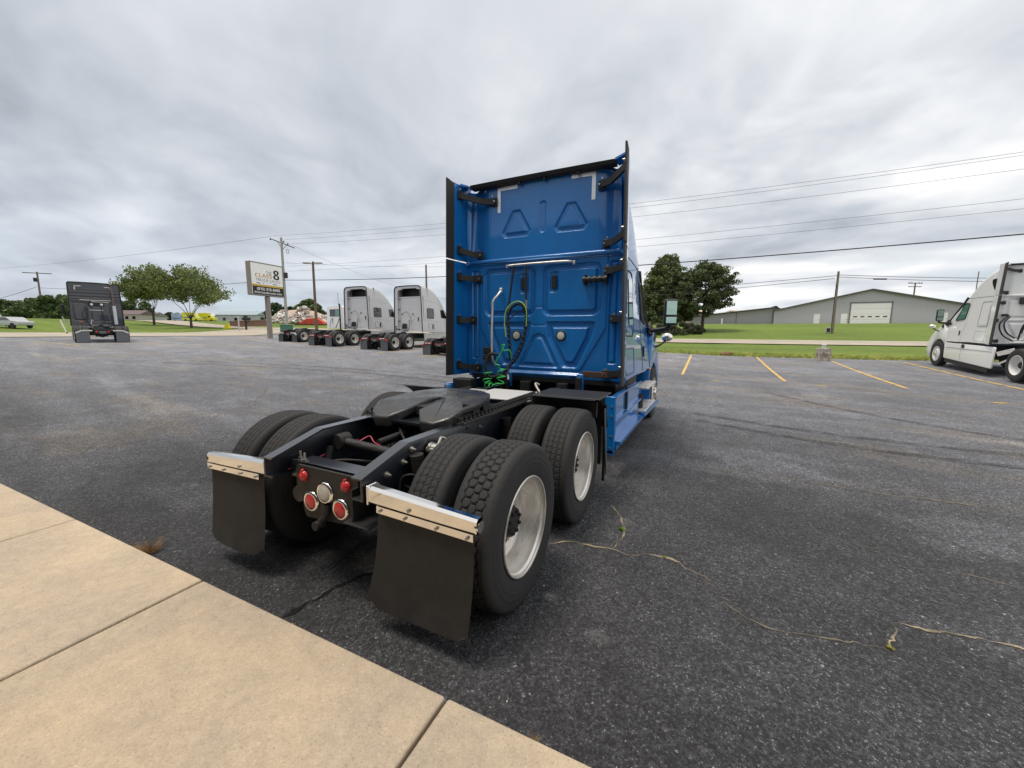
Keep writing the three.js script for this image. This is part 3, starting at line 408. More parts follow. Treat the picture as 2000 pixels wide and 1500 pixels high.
const CB = [[-2.87, 1.06, 3.60, 1.13, 1.02, 0.16], [-3.1, 1.06, 3.605, 1.135, 1.015, 0.17], [-3.5, 1.06, 3.53, 1.135, 1.0, 0.19], [-3.9, 1.06, 3.39, 1.135, 0.985, 0.21], [-4.2, 1.05, 3.235, 1.13, 0.975, 0.22], [-4.5, 1.04, 3.03, 1.125, 0.965, 0.23], [-4.7, 1.03, 2.84, 1.12, 0.965, 0.22], [-4.82, 1.03, 2.68, 1.12, 0.965, 0.18], [-5.1, 1.03, 2.43, 1.11, 0.96, 0.15], [-5.5, 1.03, 2.09, 1.10, 0.98, 0.12], [-5.85, 1.03, 1.78, 1.08, 0.98, 0.10], [-6.2, 1.0, 1.60, 0.98, 0.90, 0.14], [-6.6, 0.95, 1.40, 0.9, 0.82, 0.16], [-6.9, 0.9, 1.2, 0.84, 0.74, 0.14], [-7.03, 0.85, 1.03, 0.8, 0.72, 0.08]];
const cabShell = loft(CB.map(a => ring(...a)), [false, true], 0.45);
const hw = (y, z, CB_ = CB) => { const CB = CB_; let k = 0; while (k < CB.length - 2 && CB[k + 1][0] > z) k++; const A = CB[k], B = CB[k + 1], t = clamp((z - A[0]) / (B[0] - A[0])); const f = a => mix(a[3], a[4], clamp((y - a[1]) / (a[2] - a[5] - a[1]))); return mix(f(A), f(B), t); };
// a panel lying on the side of the cab: outline as (z, y), drawn proud by d
function sidePatch(pts, s, d, tab = CB, n = 10) { const g0 = new THREE.ShapeGeometry(shapeOf(pts), n); const p = g0.attributes.position, P = []; for (let i = 0; i < p.count; i++) { const z = p.getX(i), y = p.getY(i); P.push(s * (hw(y, z, tab) + d), y, z); } const g = new THREE.BufferGeometry(); g.setAttribute('position', new THREE.Float32BufferAttribute(P, 3)); g.setAttribute('uv', new THREE.Float32BufferAttribute(new Float32Array(p.count * 2), 2)); const ix = [...g0.index.array]; if (s > 0) for (let i = 0; i < ix.length; i += 3) [ix[i], ix[i + 1]] = [ix[i + 1], ix[i]]; g.setIndex(ix); g.computeVertexNormals(); return g; }
const sideLine = (pts, s, r = 0.006, closed = false, d = 0.0, tab = CB) => { const q = []; const m = closed ? pts.length : pts.length - 1; for (let i = 0; i < m; i++) { const a = pts[i], b = pts[(i + 1) % pts.length], n = Math.max(1, Math.ceil(Math.hypot(a[0] - b[0], a[1] - b[1]) / 0.12)); for (let k = 0; k < n; k++) q.push([mix(a[0], b[0], k / n), mix(a[1], b[1], k / n)]); } if (!closed) q.push(pts[pts.length - 1]); const P = q.map(([z, y]) => V(s * (hw(y, z, tab) + d), y, z)); const c = new THREE.CatmullRomCurve3(P, closed, 'catmullrom', 0.1); return new THREE.TubeGeometry(c, P.length * 3, r, 5, closed); };
const roundPoly = (pts, r, n = 4) => { const o = []; for (let i = 0; i < pts.length; i++) { const p = pts[i], a = pts[(i + pts.length - 1) % pts.length], b = pts[(i + 1) % pts.length]; const la = Math.hypot(a[0] - p[0], a[1] - p[1]), lb = Math.hypot(b[0] - p[0], b[1] - p[1]), q = Math.min(r, la / 2.1, lb / 2.1); const A = [p[0] + (a[0] - p[0]) / la * q, p[1] + (a[1] - p[1]) / la * q], B = [p[0] + (b[0] - p[0]) / lb * q, p[1] + (b[1] - p[1]) / lb * q]; for (let k = 0; k <= n; k++) { const t = k / n; o.push([(1 - t) ** 2 * A[0] + 2 * t * (1 - t) * p[0] + t * t * B[0], (1 - t) ** 2 * A[1] + 2 * t * (1 - t) * p[1] + t * t * B[1]]); } } return o; };
// relief of the back wall below and above the roof joint
const invTri = s => [[s * 0.14, 1.775], [s * 0.74, 1.775], [s * 0.70, 1.60], [s * 0.52, 1.235], [s * 0.36, 1.235], [s * 0.17, 1.6]];
function wallRelief(x, y) {
  let h = 0; const ax = Math.abs(x);
  const oct = sdPoly([[-0.9, 2.6], [0.9, 2.6], [0.9, 1.72], [0.58, 1.17], [-0.58, 1.17], [-0.9, 1.72]], x, y); h += 0.012 * sst(0.01, -0.01, oct);
  const w = sdBox(ax - 0.44, y - 2.205, 0.385, 0.32, 0.10); h -= 0.034 * groove(w, 0.062, 0.011);
  const v = sdPoly(invTri(1), ax, y) - 0.02; h -= 0.036 * groove(v, 0.066, 0.013);
  const t = sdPoly([[0, 1.63], [0.07, 1.6], [0.26, 1.22], [-0.26, 1.22], [-0.07, 1.6]], x, y) - 0.02; h -= 0.022 * groove(t, 0.05, 0.012);
  const dm = sdPoly([[-0.05, 1.99], [0.05, 1.99], [0.15, 1.84], [0.09, 1.76], [-0.09, 1.76], [-0.15, 1.84]], x, y) - 0.015; h -= 0.007 * groove(dm, 0.02, 0.01);
  const pk = sdBox(ax - 0.21, y - 2.31, 0.055, 0.13, 0.02); h -= 0.018 * sst(0.006, -0.006, pk);
  h += 0.035 * sst(0.045, 0.0, Math.abs(y - 1.105)) * sst(0.62, 0.56, ax); h -= 0.03 * sst(1.06, 1.03, y);
  h -= 0.02 * groove(sdBox(ax - 0.985, y - 1.9, 0.05, 0.62, 0.02), 0.02, 0.01);
  h += 0.03 * sst(2.56, 2.60, y);
  return h;
}
const triUp = s => [[s * 0.385, 3.25], [s * 0.475, 3.25], [s * 0.64, 2.97], [s * 0.60, 2.92], [s * 0.26, 2.92], [s * 0.22, 2.97]];
function roofRelief(x, y) {
  const ax = Math.abs(x); let h = 0.05 * (1 - (x / 0.9) ** 2) * 0.6;
  const xo = Math.abs(x - 0.043), t = sdPoly([[0.335, 3.235], [0.42, 3.235], [0.565, 2.985], [0.535, 2.945], [0.22, 2.945], [0.19, 2.985]], xo, y) - 0.02; h -= 0.022 * groove(t, 0.05, 0.009);
  h -= 0.018 * sst(0.006, -0.006, sdBox(x - 0.045, y - 3.135, 0.038, 0.19, 0.036));
  h -= 0.004 * sst(0.006, 0, Math.abs(ax - 0.74)); h -= 0.06 * sst(0.74, 0.98, ax); h += 0.10 * sst(0.99, 1.12, ax);
  return h;
}

const BK = -2.865;
const rect = (z0, z1, y0, y1) => [[z0, y0], [z1, y0], [z1, y1], [z0, y1]];
// high roof sleeper cab with a sloping nose, seen from behind on one truck and from the side on another
function cascadia(root, o) {
  const P = o.paint, hi = o.hi, N = hi ? 320 : 110;
  obj('cab_body', cabShell, P, root);
  obj('rear_wall', gridGeo(N, Math.round(N * 0.78), (u, v) => { const x = mix(-1.115, 1.115, u), y = mix(1.02, 2.615, v); return [x, y, BK + wallRelief(x, y)]; }), P, root);
  obj('upper_rear_wall', gridGeo(N, Math.round(N * 0.5), (u, v) => { const y = mix(2.60, 3.59, v), x = mix(-1, 1, u) * (1.150 - 0.052 * (y - 1.05) / 2.6); return [x, y, BK - 0.0 + roofRelief(x, y) + 0.035 * sst(2.66, 2.60, y)]; }), P, root);
  obj('wall_ledge', rbx(2.1, 0.05, 0.05, 0, 2.628, BK + 0.035, 0.02, 3), P, root);
  for (const s of [1, -1]) {
    for (const [y0, y1] of [[2.648, 3.66], [1.055, 2.63]]) {
      const sh = g => { const p = g.attributes.position; for (let i = 0; i < p.count; i++) { const y = p.getY(i); p.setX(i, p.getX(i) - s * 0.052 * clamp((y - 1.05) / 2.6) + s * (y < 1.5 ? 0.0 : 0)); } g.computeVertexNormals(); return toCreasedNormals(g, 0.5); };
      obj('side_extender', sh(planExt([[s * 1.135, -2.92], [s * 1.155, -2.92], [s * 1.202, -2.55], [s * 1.176, -2.55]].sort(() => 0), y0, y1 - (y1 > 3 ? 0.02 : 0))), P, root);
      const e = planExt([[s * 1.172, -2.565], [s * 1.206, -2.565], [s * 1.212, -2.43], [s * 1.203, -2.417], [s * 1.190, -2.425]], y0 + 0.004, y1);
      if (y1 > 3) { const p = e.attributes.position; for (let i = 0; i < p.count; i++) if (p.getY(i) > 3.6) p.setY(i, 3.66 - (p.getZ(i) < -2.5 ? 0.03 : 0)); }
      obj('extender_edge', sh(e), M.edgeRubber, root);
      const cp = s > 0 ? -1 : 1;
    }
    const B = [[3.50, 3.40, 0.64], [2.78, 2.72, 0.86], [2.42, 2.40, 0.88], [1.83, 1.83, 0.98], [1.19, 1.15, 0.90]];
    for (const [ye, yw, xw_] of B) { const xw = xw_ + (s > 0 && ye > 3 ? 0.14 : 0); const xe = 1.155 - 0.052 * (ye - 1.05) / 2.6, xm = mix(xw, xe, 0.42);
      const b = obj('bracket', [bar([s * xw, yw, BK + 0.045], [s * xm, mix(yw, ye, 0.2), BK + 0.075], 0.035, 0.075), bar([s * xm, mix(yw, ye, 0.2), BK + 0.075], [s * xe, ye, -2.66], 0.035, 0.075), rbx(0.09, 0.11, 0.03, s * (xw + 0.02), yw, BK + 0.03), rbx(0.03, 0.11, 0.10, s * (xe - 0.004), ye, -2.67)], M.plastic, root);
      obj('bolts', [[xw, yw, BK + 0.075], [xw + 0.03, yw + 0.068, BK + 0.06]].map(([x, y, z]) => cz(0.011, 0.02, s * x, y, z, 8)).concat([cx(0.011, 0.03, s * (xe - 0.02), ye + 0.07, -2.65, 8)]), M.bolt, b).userData.kind = 'stuff';
    }
  }
  // rubber roof flap across the trailing edge of the roof, with its clips
  const rf = obj('roof_flap', [gridGeo(24, 5, (u, v) => { const x = mix(-0.98, 0.98, u); return [x, 3.632 + 0.005 * (1 - (x) ** 2) - 0.01 * v + 0.012 * Math.sin(v * 3), mix(-2.92, -2.72, v)]; }), gridGeo(24, 2, (u, v) => { const x = mix(0.98, -0.98, u); return [x, 3.634 + 0.005 * (1 - x ** 2) - 0.01 - 0.036 * v, -2.718 - 0.03 * v]; }), gridGeo(24, 1, (u, v) => { const x = mix(-0.98, 0.98, u); return [x, 3.634 + 0.005 * (1 - x ** 2) - 0.046 - 0.008 * v, mix(-2.748, -2.85, v)]; })], M.edgeRubber.clone(), root); rf.material.side = THREE.DoubleSide;
  for (const s of [1, -1]) obj('roof_corner', [bar([s * 0.985, 3.60, -2.76], [s * 1.095, 3.640, -2.76], 0.20, 0.022)], P, root);
  each('clip', [-0.27, 0.08, 0.52].map(x => rbx(0.04, 0.05, 0.04, x, 3.575, BK + 0.075)), M.plastic, root);
  // seams, windows and doors on both sides
  for (const s of [1, -1]) {
    obj('roof_seam', sideLine([[-2.9, 2.63], [-3.6, 2.63], [-4.3, 2.62], [-4.78, 2.64]], s, 0.007, false, 0), M.black, root);
    each('panel_seam', [sideLine([[-3.05, 1.07], [-3.05, 2.62]], s, 0.005), sideLine(roundPoly(rect(-3.62, -3.02, 1.62, 2.46), 0.08), s, 0.012, true), sideLine(roundPoly(rect(-3.66, -3.05, 1.12, 1.46), 0.06), s, 0.005, true), sideLine([[-4.42, 2.62], [-4.42, 1.75], [-4.52, 1.3], [-4.52, 1.05]], s, 0.005), sideLine([[-5.86, 1.75], [-5.6, 1.4], [-5.5, 1.05]], s, 0.006)], o.seam || M.black, root);
    obj('sleeper_side_panel', toCreasedNormals(sidePatch(roundPoly(rect(-3.56, -3.08, 1.68, 2.40), 0.07), s, 0.012), 0.3), P, root);
    if (o.sleeperWindow) obj('sleeper_window', sidePatch(roundPoly(rect(-3.52, -3.22, 1.76, 2.36), 0.07), s, 0.02), M.glass, root);
    const vent = roundPoly([[-3.38, 3.20], [-2.98, 3.21], [-2.95, 3.10], [-3.06, 2.83], [-3.12, 2.83], [-3.36, 3.08]], 0.06);
    if (o.vent) obj('roof_window', sidePatch(vent, s, 0.006), M.glass, root); else obj('roof_window_outline', sideLine(vent, s, 0.008, true), M.black, root);
    const win = roundPoly([[-5.27, 1.82], [-4.56, 1.88], [-4.49, 2.43], [-4.88, 2.46]], 0.07), wf = obj('door_window', sidePatch(win, s, 0.008), M.greenGlass, root);
    obj('window_frame', sideLine(win, s, 0.022, true, 0.006), M.plastic, wf);
    obj('windshield_pillar', sideLine([[-4.86, 2.66], [-5.2, 2.33], [-5.84, 1.78]], s, 0.03, false, -0.02), M.plastic, root);
    obj('door_handle', rbx(0.03, 0.17, 0.06, s * (hw(1.34, -4.7) + 0.008), 1.36, -4.68, 0.012), M.plastic, root);
    // hood side with the wheel arch cut out
    const arch = new THREE.Path(); const hs = [[-5.52, 1.02], [-5.84, 1.74], [-6.4, 1.46], [-6.82, 1.16], [-7.02, 0.92], [-7.06, 0.52], [-6.70, 0.46]];
    for (let k = 0; k <= 12; k++) { const a = Math.PI + 0.08 - k / 12 * (Math.PI + 0.0); hs.push([-6.1 + 0.585 * Math.cos(a), 0.5 + 0.585 * Math.sin(a)]); } hs.push([-5.515, 0.9]);
    obj('fender', sideExt(roundPoly(hs, 0.05, 2), s > 0 ? 0.70 : -1.10, s > 0 ? 1.10 : -0.70, 0.03), P, root);
    obj('cowl', [bar([s * 1.0, 1.80, -5.7], [s * 1.08, 1.55, -5.95], 0.10, 0.12)], M.plastic, root);
    // mirrors on their arms
    const mg = sub('mirror', root); mg.position.set(s * 1.40, 0, -5.50); mg.rotation.y = s * (o.mirrorTurn ?? 0.42); const inM = g => g.translate(-s * 1.40, 0, 5.50);
    obj('mirror_housing', inM(rbx(0.22, 0.46, 0.11, s * 1.40, 2.03, -5.50, 0.05, 3)), o.mirrorMat || M.plastic, mg); obj('mirror_glass', inM(rbx(0.18, 0.24, 0.01, s * 1.40, 2.10, -5.442, 0.004)), M.mirror, mg); obj('mirror_glass', inM(rbx(0.18, 0.11, 0.01, s * 1.40, 1.89, -5.442, 0.004)), M.mirror, mg);
    obj('mirror_arm', [tube([[s * 1.40, 1.84, -5.52], [s * 1.38, 1.77, -5.55], [s * 1.06, 1.70, -5.60]], 0.04, 12, 8), rbx(0.05, 0.12, 0.16, s * 1.06, 1.70, -5.56, 0.02)], M.plastic, root);
    const fm = sub('fender_mirror', root); obj('mirror_housing', new THREE.SphereGeometry(1, 16, 12).scale(0.105, 0.085, 0.07).translate(s * 1.30, 1.58, -6.25), M.chrome, fm); obj('mirror_arm', tube([[s * 1.28, 1.52, -6.25], [s * 1.16, 1.42, -6.2], [s * 1.0, 1.36, -6.2]], 0.02, 10, 8), M.plastic, fm);
    if (o.fullSkirt) {
      obj('skirt', sideExt(roundPoly([[-2.36, 0.97], [-2.40, 0.26], [-5.46, 0.38], [-5.5, 0.98]], 0.06), s > 0 ? 1.09 : -1.14, s > 0 ? 1.14 : -1.09, 0.012), P, root);
      obj('skirt_rubber', sideExt([[-2.6, 0.25], [-2.6, 0.10], [-5.4, 0.22], [-5.4, 0.38]], s > 0 ? 1.09 : -1.11, s > 0 ? 1.11 : -1.09), M.black, root);
      each('skirt_seam', [bx(0.01, 0.6, 0.008, s * 1.139, 0.66, -4.3), bx(0.012, 0.014, 2.9, s * 1.139, 0.80, -3.9)], o.seam || M.black, root);
      obj('fuel_cap', rbx(0.05, 0.13, 0.14, s * 1.145, 0.9, -4.17, 0.02), M.plastic, root);
    }
  }
  each('marker_lamp', [-0.5, 0, 0.5].map(x => rbx(0.1, 0.03, 0.05, x, 2.9, -4.72)), M.orange, root);
  obj('windshield', gridGeo(12, 8, (u, v) => { const x = mix(-0.93, 0.93, u); const y = mix(1.86, 2.60, v), z = mix(-5.80, -4.95, v); return [-x, y + 0.05, z - 0.10 * (1 - x * x) ]; }), M.glass, root);
  obj('front_bumper', rbx(2.1, 0.42, 0.24, 0, 0.52, -7.0, 0.1, 3), P, root);
  obj('floor_pan', [bx(2.1, 0.06, 4.2, 0, 1.03, -4.96), bx(2.0, 0.5, 1.6, 0, 0.76, -3.9)], M.black, root);
}
/* ---------- the blue truck ---------- */
const blueTruck = thing('semi_truck', 'large dark blue sleeper truck in the middle with bare chassis and chrome flap hangers', 'truck');
{
  const T = blueTruck; chassis(T, { hi: true }); cascadia(T, { paint: M.blue, hi: true, sleeperWindow: true });
  // rear plate with lamps
  const plate = frontExt(roundPoly([[-0.27, 0.815], [0.285, 0.815], [0.285, 0.60], [0.235, 0.555], [0.20, 0.50], [-0.20, 0.47], [-0.235, 0.62], [-0.27, 0.66]], 0.035), 0.485, 0.50, 0.003);
  const rp = obj('rear_plate', plate, std(lin(0.024, 0.022, 0.02), 0.55), T);
  const lamp = (x, y, r, m) => { const l = obj('tail_lamp', lathe([[0, 0.020], [r * 0.6, 0.018], [r * 0.92, 0.013], [r, 0.006], [r, 0]], 32).rotateY(-Math.PI / 2).translate(x, y, 0.503), m, T); obj('bezel', lathe([[r * 0.98, 0.008], [r * 1.06, 0.012], [r * 1.26, 0.010], [r * 1.36, 0.0]], 40).rotateY(-Math.PI / 2).translate(x, y, 0.503), M.chrome, l); };
  lamp(0, 0.668, 0.052, M.lens); lamp(-0.132, 0.588, 0.050, M.red); lamp(0.132, 0.588, 0.050, M.red);
  for (const x of [-0.19, 0.19]) obj('marker_lamp', [lathe([[0, 0.03], [0.022, 0.026], [0.034, 0.012], [0.036, 0]], 24).rotateY(-Math.PI / 2).translate(x, 0.748, 0.502), rbx(0.02, 0.022, 0.02, x, 0.784, 0.510, 0.006)], M.red, T);
  obj('plug_socket', [tube([[0.02, 0.60, 0.51], [0.02, 0.53, 0.53], [0.0, 0.50, 0.55]], 0.02, 10, 8), cz(0.028, 0.06, -0.005, 0.485, 0.555, 12)], M.black, T);
  obj('rail_end', [rbx(0.20, 0.012, 0.25, 0.33, 0.56, 0.45), bx(0.012, 0.20, 0.2, 0.285, 0.66, 0.45)], M.black, T);
  // bolts on the rails
  const bl = []; for (const s of [1, -1]) for (const [z, y, r_] of [[0.50, 0.80, 0.016], [0.42, 0.835, 0.018], [0.28, 0.87, 0.018], [0.20, 0.93, 0.018], [-0.12, 0.925, 0.016], [0.14, 0.84, 0.02], [-0.45, 0.93, 0.014], [-0.62, 0.90, 0.014]]) { const r = r_ * 0.72; bl.push(cx(r, 0.020, s * 0.441, y, z, 6)); bl.push(cx(r * 1.5, 0.006, s * 0.434, y, z, 12)); bl.push(cx(r * 0.55, 0.034, s * 0.450, y, z, 8)); }
  obj('rail_bolts', bl, M.bolt, T).userData.kind = 'stuff';
  obj('air_valve', [cx(0.04, 0.10, 0.50, 0.89, 0.03, 14), cx(0.028, 0.16, 0.52, 0.885, 0.05, 12), cx(0.045, 0.02, 0.46, 0.89, 0.03, 14), rod([0.50, 0.90, 0.03], [0.50, 0.96, -0.02], 0.014)], M.steel, T);
  obj('height_lever', [rod([0.44, 0.72, 0.28], [0.62, 0.70, 0.30], 0.008), tube([[0.45, 0.70, 0.34], [0.46, 0.79, 0.32], [0.52, 0.80, 0.28], [0.56, 0.72, 0.25], [0.58, 0.66, 0.24]], 0.007, 24, 6), bx(0.14, 0.05, 0.12, 0.60, 0.64, 0.2)], M.cast, T);
  // inside the frame
  obj('torque_rod', [rod([-0.30, 0.86, 0.10], [0.26, 0.80, 0.02], 0.032), cz(0.055, 0.10, -0.31, 0.865, 0.10), rod([-0.05, 0.86, 0.0], [-0.02, 0.90, -0.7], 0.022)], M.cast, T);
  obj('suspension_hose', tube([[-0.36, 0.83, 0.16], [-0.33, 0.70, 0.22], [-0.18, 0.62, 0.22], [0.0, 0.62, 0.12], [0.2, 0.66, 0.05]], 0.026, 40, 8), M.rubber, T);
  each('wire', [tube([[-0.22, 0.85, 0.02], [-0.18, 0.88, -0.04], [-0.12, 0.85, -0.02], [-0.05, 0.84, 0.0], [0.1, 0.82, 0.02], [0.3, 0.80, 0.1]], 0.005, 40, 5), tube([[-0.40, 0.745, 0.47], [-0.38, 0.76, 0.3], [-0.37, 0.80, 0.1], [-0.36, 0.82, -0.1]], 0.005, 30, 5)], M.wireRed, T);
  each('wire', [tube([[0.3, 0.83, 0.0], [0.12, 0.86, -0.1], [-0.02, 0.90, -0.2], [-0.15, 0.92, -0.33]], 0.009, 30, 6), tube([[-0.38, 0.72, 0.45], [-0.25, 0.75, 0.2], [0, 0.72, 0], [0.2, 0.75, -0.2]], 0.011, 30, 6), tube([[-0.2, 0.70, 0.4], [0.1, 0.68, 0.1], [0.1, 0.75, -0.3]], 0.011, 30, 6)], M.black, T);
  each('stud', [[-0.33, 0.42], [-0.26, 0.44]].flatMap(([x, z]) => [cy(0.016, 0.016, 0.02, x, 0.82, z, 6), cy(0.008, 0.008, 0.06, x, 0.84, z, 8), cy(0.024, 0.024, 0.006, x, 0.81, z, 12)]), M.bolt, T);
  each('air_tank', [new THREE.CapsuleGeometry(0.11, 0.4, 6, 16).rotateZ(Math.PI / 2).translate(0, 0.6, -0.75), new THREE.CapsuleGeometry(0.11, 0.4, 6, 16).rotateZ(Math.PI / 2).translate(0, 0.66, -2.3)], M.black, T);
  obj('drive_shaft', rod([0, 0.58, -0.2], [0, 0.62, -1.0], 0.05), M.cast, T);
  // chrome flap hangers and the rubber flaps
  for (const s of [1, -1]) {
    const x0 = 0.445, x1 = 1.145; const prof = [[0.0, 0.0], [0.056, 0.0], [0.066, 0.012], [0.066, 0.082], [0.05, 0.098], [0.012, 0.098], [0.0, 0.086]];
    const g = gridGeo(30, prof.length, (u, v, i, j) => { const q = prof[j % prof.length], k = mix(1, 0.80, u); return [s * mix(x0, x1, u), mix(0.775, 0.742, u) + (q[1] - 0.045) * k, 0.555 + (q[0] - 0.033) * k]; }); if (s > 0) g.index.array.forEach((_, i, a) => { if (i % 3 === 0) { const t = a[i]; a[i] = a[i + 1]; a[i + 1] = t; } }); g.computeVertexNormals();
    const hm = M.chrome.clone(); hm.side = THREE.DoubleSide; const hn = obj('flap_hanger', toCreasedNormals(g, 0.35), hm, T);
    obj('hanger_lip', [bar([s * 0.52, 0.712, 0.590], [s * 1.13, 0.694, 0.588], 0.006, 0.038)], M.chrome, hn);
    each('hanger_screw', [0.55, 0.72, 0.92, 1.10].map(x => cz(0.0085, 0.010, s * x, mix(0.712, 0.690, (x - 0.52) / 0.61), 0.598, 10)).concat([cz(0.010, 0.010, s * 0.74, 0.748, 0.589, 10)]), M.steel, hn);
    each('hanger_end', [rbx(0.014, 0.112, 0.075, s * 0.452, 0.775, 0.556, 0.03, 3), cx(0.03, 0.02, s * 1.143, 0.742, 0.555, 12)], s > 0 ? M.chrome : M.blueDark, hn);
    obj('mud_flap', gridGeo(14, 20, (u, v) => { const x = mix(0.505, 1.125, u), w = s > 0 ? v : v * 0.96; const b = s > 0 ? 0.0 : 0.03 * Math.sin(u * 3); const cr = (u < 0.12 ? (0.12 - u) * 0.5 : u > 0.9 ? (u - 0.9) * 0.4 : 0) * (v > 0.98 ? 1 : 0); return [s * (x - 0.09 * v * v * (u < 0.5 && s > 0 ? 1 : 0.55) * (s > 0 ? 1 : -0.2) * (1 - 0.4 * u)), 0.715 - 0.585 * w + cr, 0.568 + 0.035 * v * v + b * v]; }), (() => { const m = M.flap.clone(); m.side = THREE.DoubleSide; return m; })(), T);
    obj('mud_flap', rbx(0.66, 0.62, 0.012, s * 0.80, 0.62, -1.88, 0.005), M.flap, T);
  }
  each('exhaust_tip', [cz(0.055, 0.12, -0.40, 0.55, 0.35), cz(0.05, 0.1, 0.42, 0.44, 0.36)], M.steel, T);
  // deck plate of tread metal
  { const g = planExt([[-0.24, -1.50], [-0.12, -1.42], [0.50, -1.42], [0.52, -2.05], [-0.22, -2.05]], 0.978, 0.990, 0.003);
    const tm = dataTex(256, (u, v) => { const a = (u * 8) % 1, b = (v * 8) % 1, odd = (Math.floor(u * 8) + Math.floor(v * 8)) & 1; const x = a - 0.5, y = b - 0.5, p = odd ? x + y : x - y, q = odd ? x - y : x + y; return sst(0.42, 0.32, Math.abs(p)) * sst(0.14, 0.06, Math.abs(q)); });
    obj('deck_plate', g, std(lin(0.80, 0.80, 0.79), 0.42, 0.35, { bumpMap: rep(tm, 3.2), bumpScale: 0.006 }), T);
    each('deck_handle', [rbx(0.12, 0.02, 0.06, 0.44, 1.0, -1.52), rbx(0.16, 0.05, 0.10, -0.30, 0.99, -1.62, 0.03)], M.black, T); obj('deck_bracket', rbx(0.34, 0.04, 0.14, -0.36, 0.985, -1.78, 0.02), M.alu, T); }
  // quarter fenders ahead of the drive wheels
  for (const s of [1, -1]) { const qf = obj('quarter_fender', [gridGeo(8, 12, (u, v) => { const a = mix(0.35, 1.55, v); return [s * mix(0.52, 1.19, u), 0.5 + 0.56 * Math.sin(Math.PI - a + 0.0) * 0.98 + 0.02, -1.22 - 0.62 * Math.cos(a) - 0.08]; }), ...(s > 0 ? [bar([s * 0.52, 0.98, -1.50], [s * 1.18, 0.96, -1.46], 0.025, 0.14), rbx(0.67, 0.02, 0.5, s * 0.855, 1.045, -1.74, 0.008)] : []), rbx(0.03, 0.8, 0.02, s * 1.17, 0.55, -1.84)], (() => { const m = M.plastic.clone(); m.side = THREE.DoubleSide; return m; })(), T); obj('fender_bracket', rod([s * 1.19, 0.93, -1.72], [s * 1.195, 0.22, -1.86], 0.010), M.steel, qf); obj('fender_bolt', [cy(0.02, 0.02, 0.02, s * 0.56, 1.06, -1.55, 10)], M.bolt, qf); }
  // under the sleeper: mounts, air springs, lines
  each('cab_mount', [cy(0.07, 0.075, 0.16, -0.12, 0.93, -2.72, 18), cy(0.07, 0.075, 0.16, 0.40, 0.93, -2.72, 18), cy(0.04, 0.04, 0.4, -0.40, 0.9, -2.70, 12), cy(0.04, 0.04, 0.4, 0.62, 0.9, -2.70, 12), bx(2.0, 0.10, 0.1, 0, 0.80, -2.85)], M.plastic, T);
  obj('cab_hook', rbx(0.09, 0.24, 0.05, 0.62, 1.02, -2.78, 0.012), M.blue, T); obj('cab_hook', rbx(0.09, 0.2, 0.05, -0.40, 1.02, -2.78, 0.012), M.blue, T);
  obj('vent_pipe', tube([[0.15, 1.00, -2.55], [0.12, 1.02, -2.52], [0.13, 1.01, -2.48], [0.22, 0.93, -2.40]], 0.014, 16, 8), std(lin(0.55, 0.53, 0.46), 0.5), T);
  obj('black_box', [rbx(0.30, 0.18, 0.16, -0.98, 0.93, -2.55, 0.015)], M.plastic, T);
  obj('trim_bar', [rbx(0.46, 0.075, 0.03, 0.86, 1.14, -2.80, 0.01)], M.rust, T);
  // reflective corner marks
  for (const s of [1, -1]) obj('reflective_mark', (() => { const o = s > 0 ? 0.72 : 0.615, g = gridGeo(6, 6, (u, v) => { const x = s * mix(o - 0.30, o, u), y = mix(3.578, 3.53, v); return [x, y, BK + roofRelief(x, y) + 0.006]; }), q = gridGeo(3, 6, (u, v) => { const x = s * mix(o - 0.046, o, u), y = mix(3.53, 3.255, v); return [x, y, BK + roofRelief(x, y) + 0.006]; }); return [g, q]; })(), (() => { const m = std(lin(0.95, 0.96, 0.97), 0.38, 0.55); m.side = THREE.DoubleSide; return m; })(), T);
  // fittings on the back wall
  obj('grab_rail', [tube([[-0.45, 2.545, BK + 0.02], [-0.43, 2.545, BK + 0.07], [-0.3, 2.55, BK + 0.075], [0.3, 2.55, BK + 0.075], [0.43, 2.545, BK + 0.07], [0.48, 2.535, BK + 0.02]], 0.013, 60, 8), rbx(0.035, 0.05, 0.02, -0.46, 2.545, BK + 0.035), rbx(0.035, 0.05, 0.02, 0.48, 2.535, BK + 0.035)], M.alu, T);
  for (const s of [1, -1]) { obj('cab_vent', rbx(0.06, 0.17, 0.035, s * 0.215, 2.31, BK + 0.015, 0.012), M.plastic, T);
    const l = obj('work_lamp', lathe([[0, 0.02], [0.045, 0.018], [0.052, 0.01], [0.053, 0]], 28).rotateY(-Math.PI / 2).translate(s * 0.32, 1.62, BK + 0.012), M.lens, T); obj('bezel', lathe([[0.052, 0.012], [0.060, 0.016], [0.07, 0.008], [0.072, 0]], 28).rotateY(-Math.PI / 2).translate(s * 0.32, 1.62, BK + 0.012), M.plastic, l); }
  obj('grab_handle', [tube([[-0.555, 2.22, BK + 0.04], [-0.565, 2.18, BK + 0.08], [-0.625, 2.08, BK + 0.13], [-0.635, 1.98, BK + 0.13], [-0.64, 1.30, BK + 0.12], [-0.64, 1.2, BK + 0.05]], 0.016, 60, 8), rbx(0.05, 0.07, 0.02, -0.555, 2.23, BK + 0.04)], M.alu, T);
  obj('latch_bar', [cx(0.028, 0.30, 0.76, 2.31, BK + 0.06), ...[0, 1, 2, 3, 4].map(k => cx(0.042, 0.035, 0.63 + k * 0.065, 2.31, BK + 0.06, 12)), rbx(0.03, 0.13, 0.06, 0.63, 2.31, BK + 0.04), rbx(0.03, 0.13, 0.06, 0.90, 2.31, BK + 0.04)], M.plastic, T);
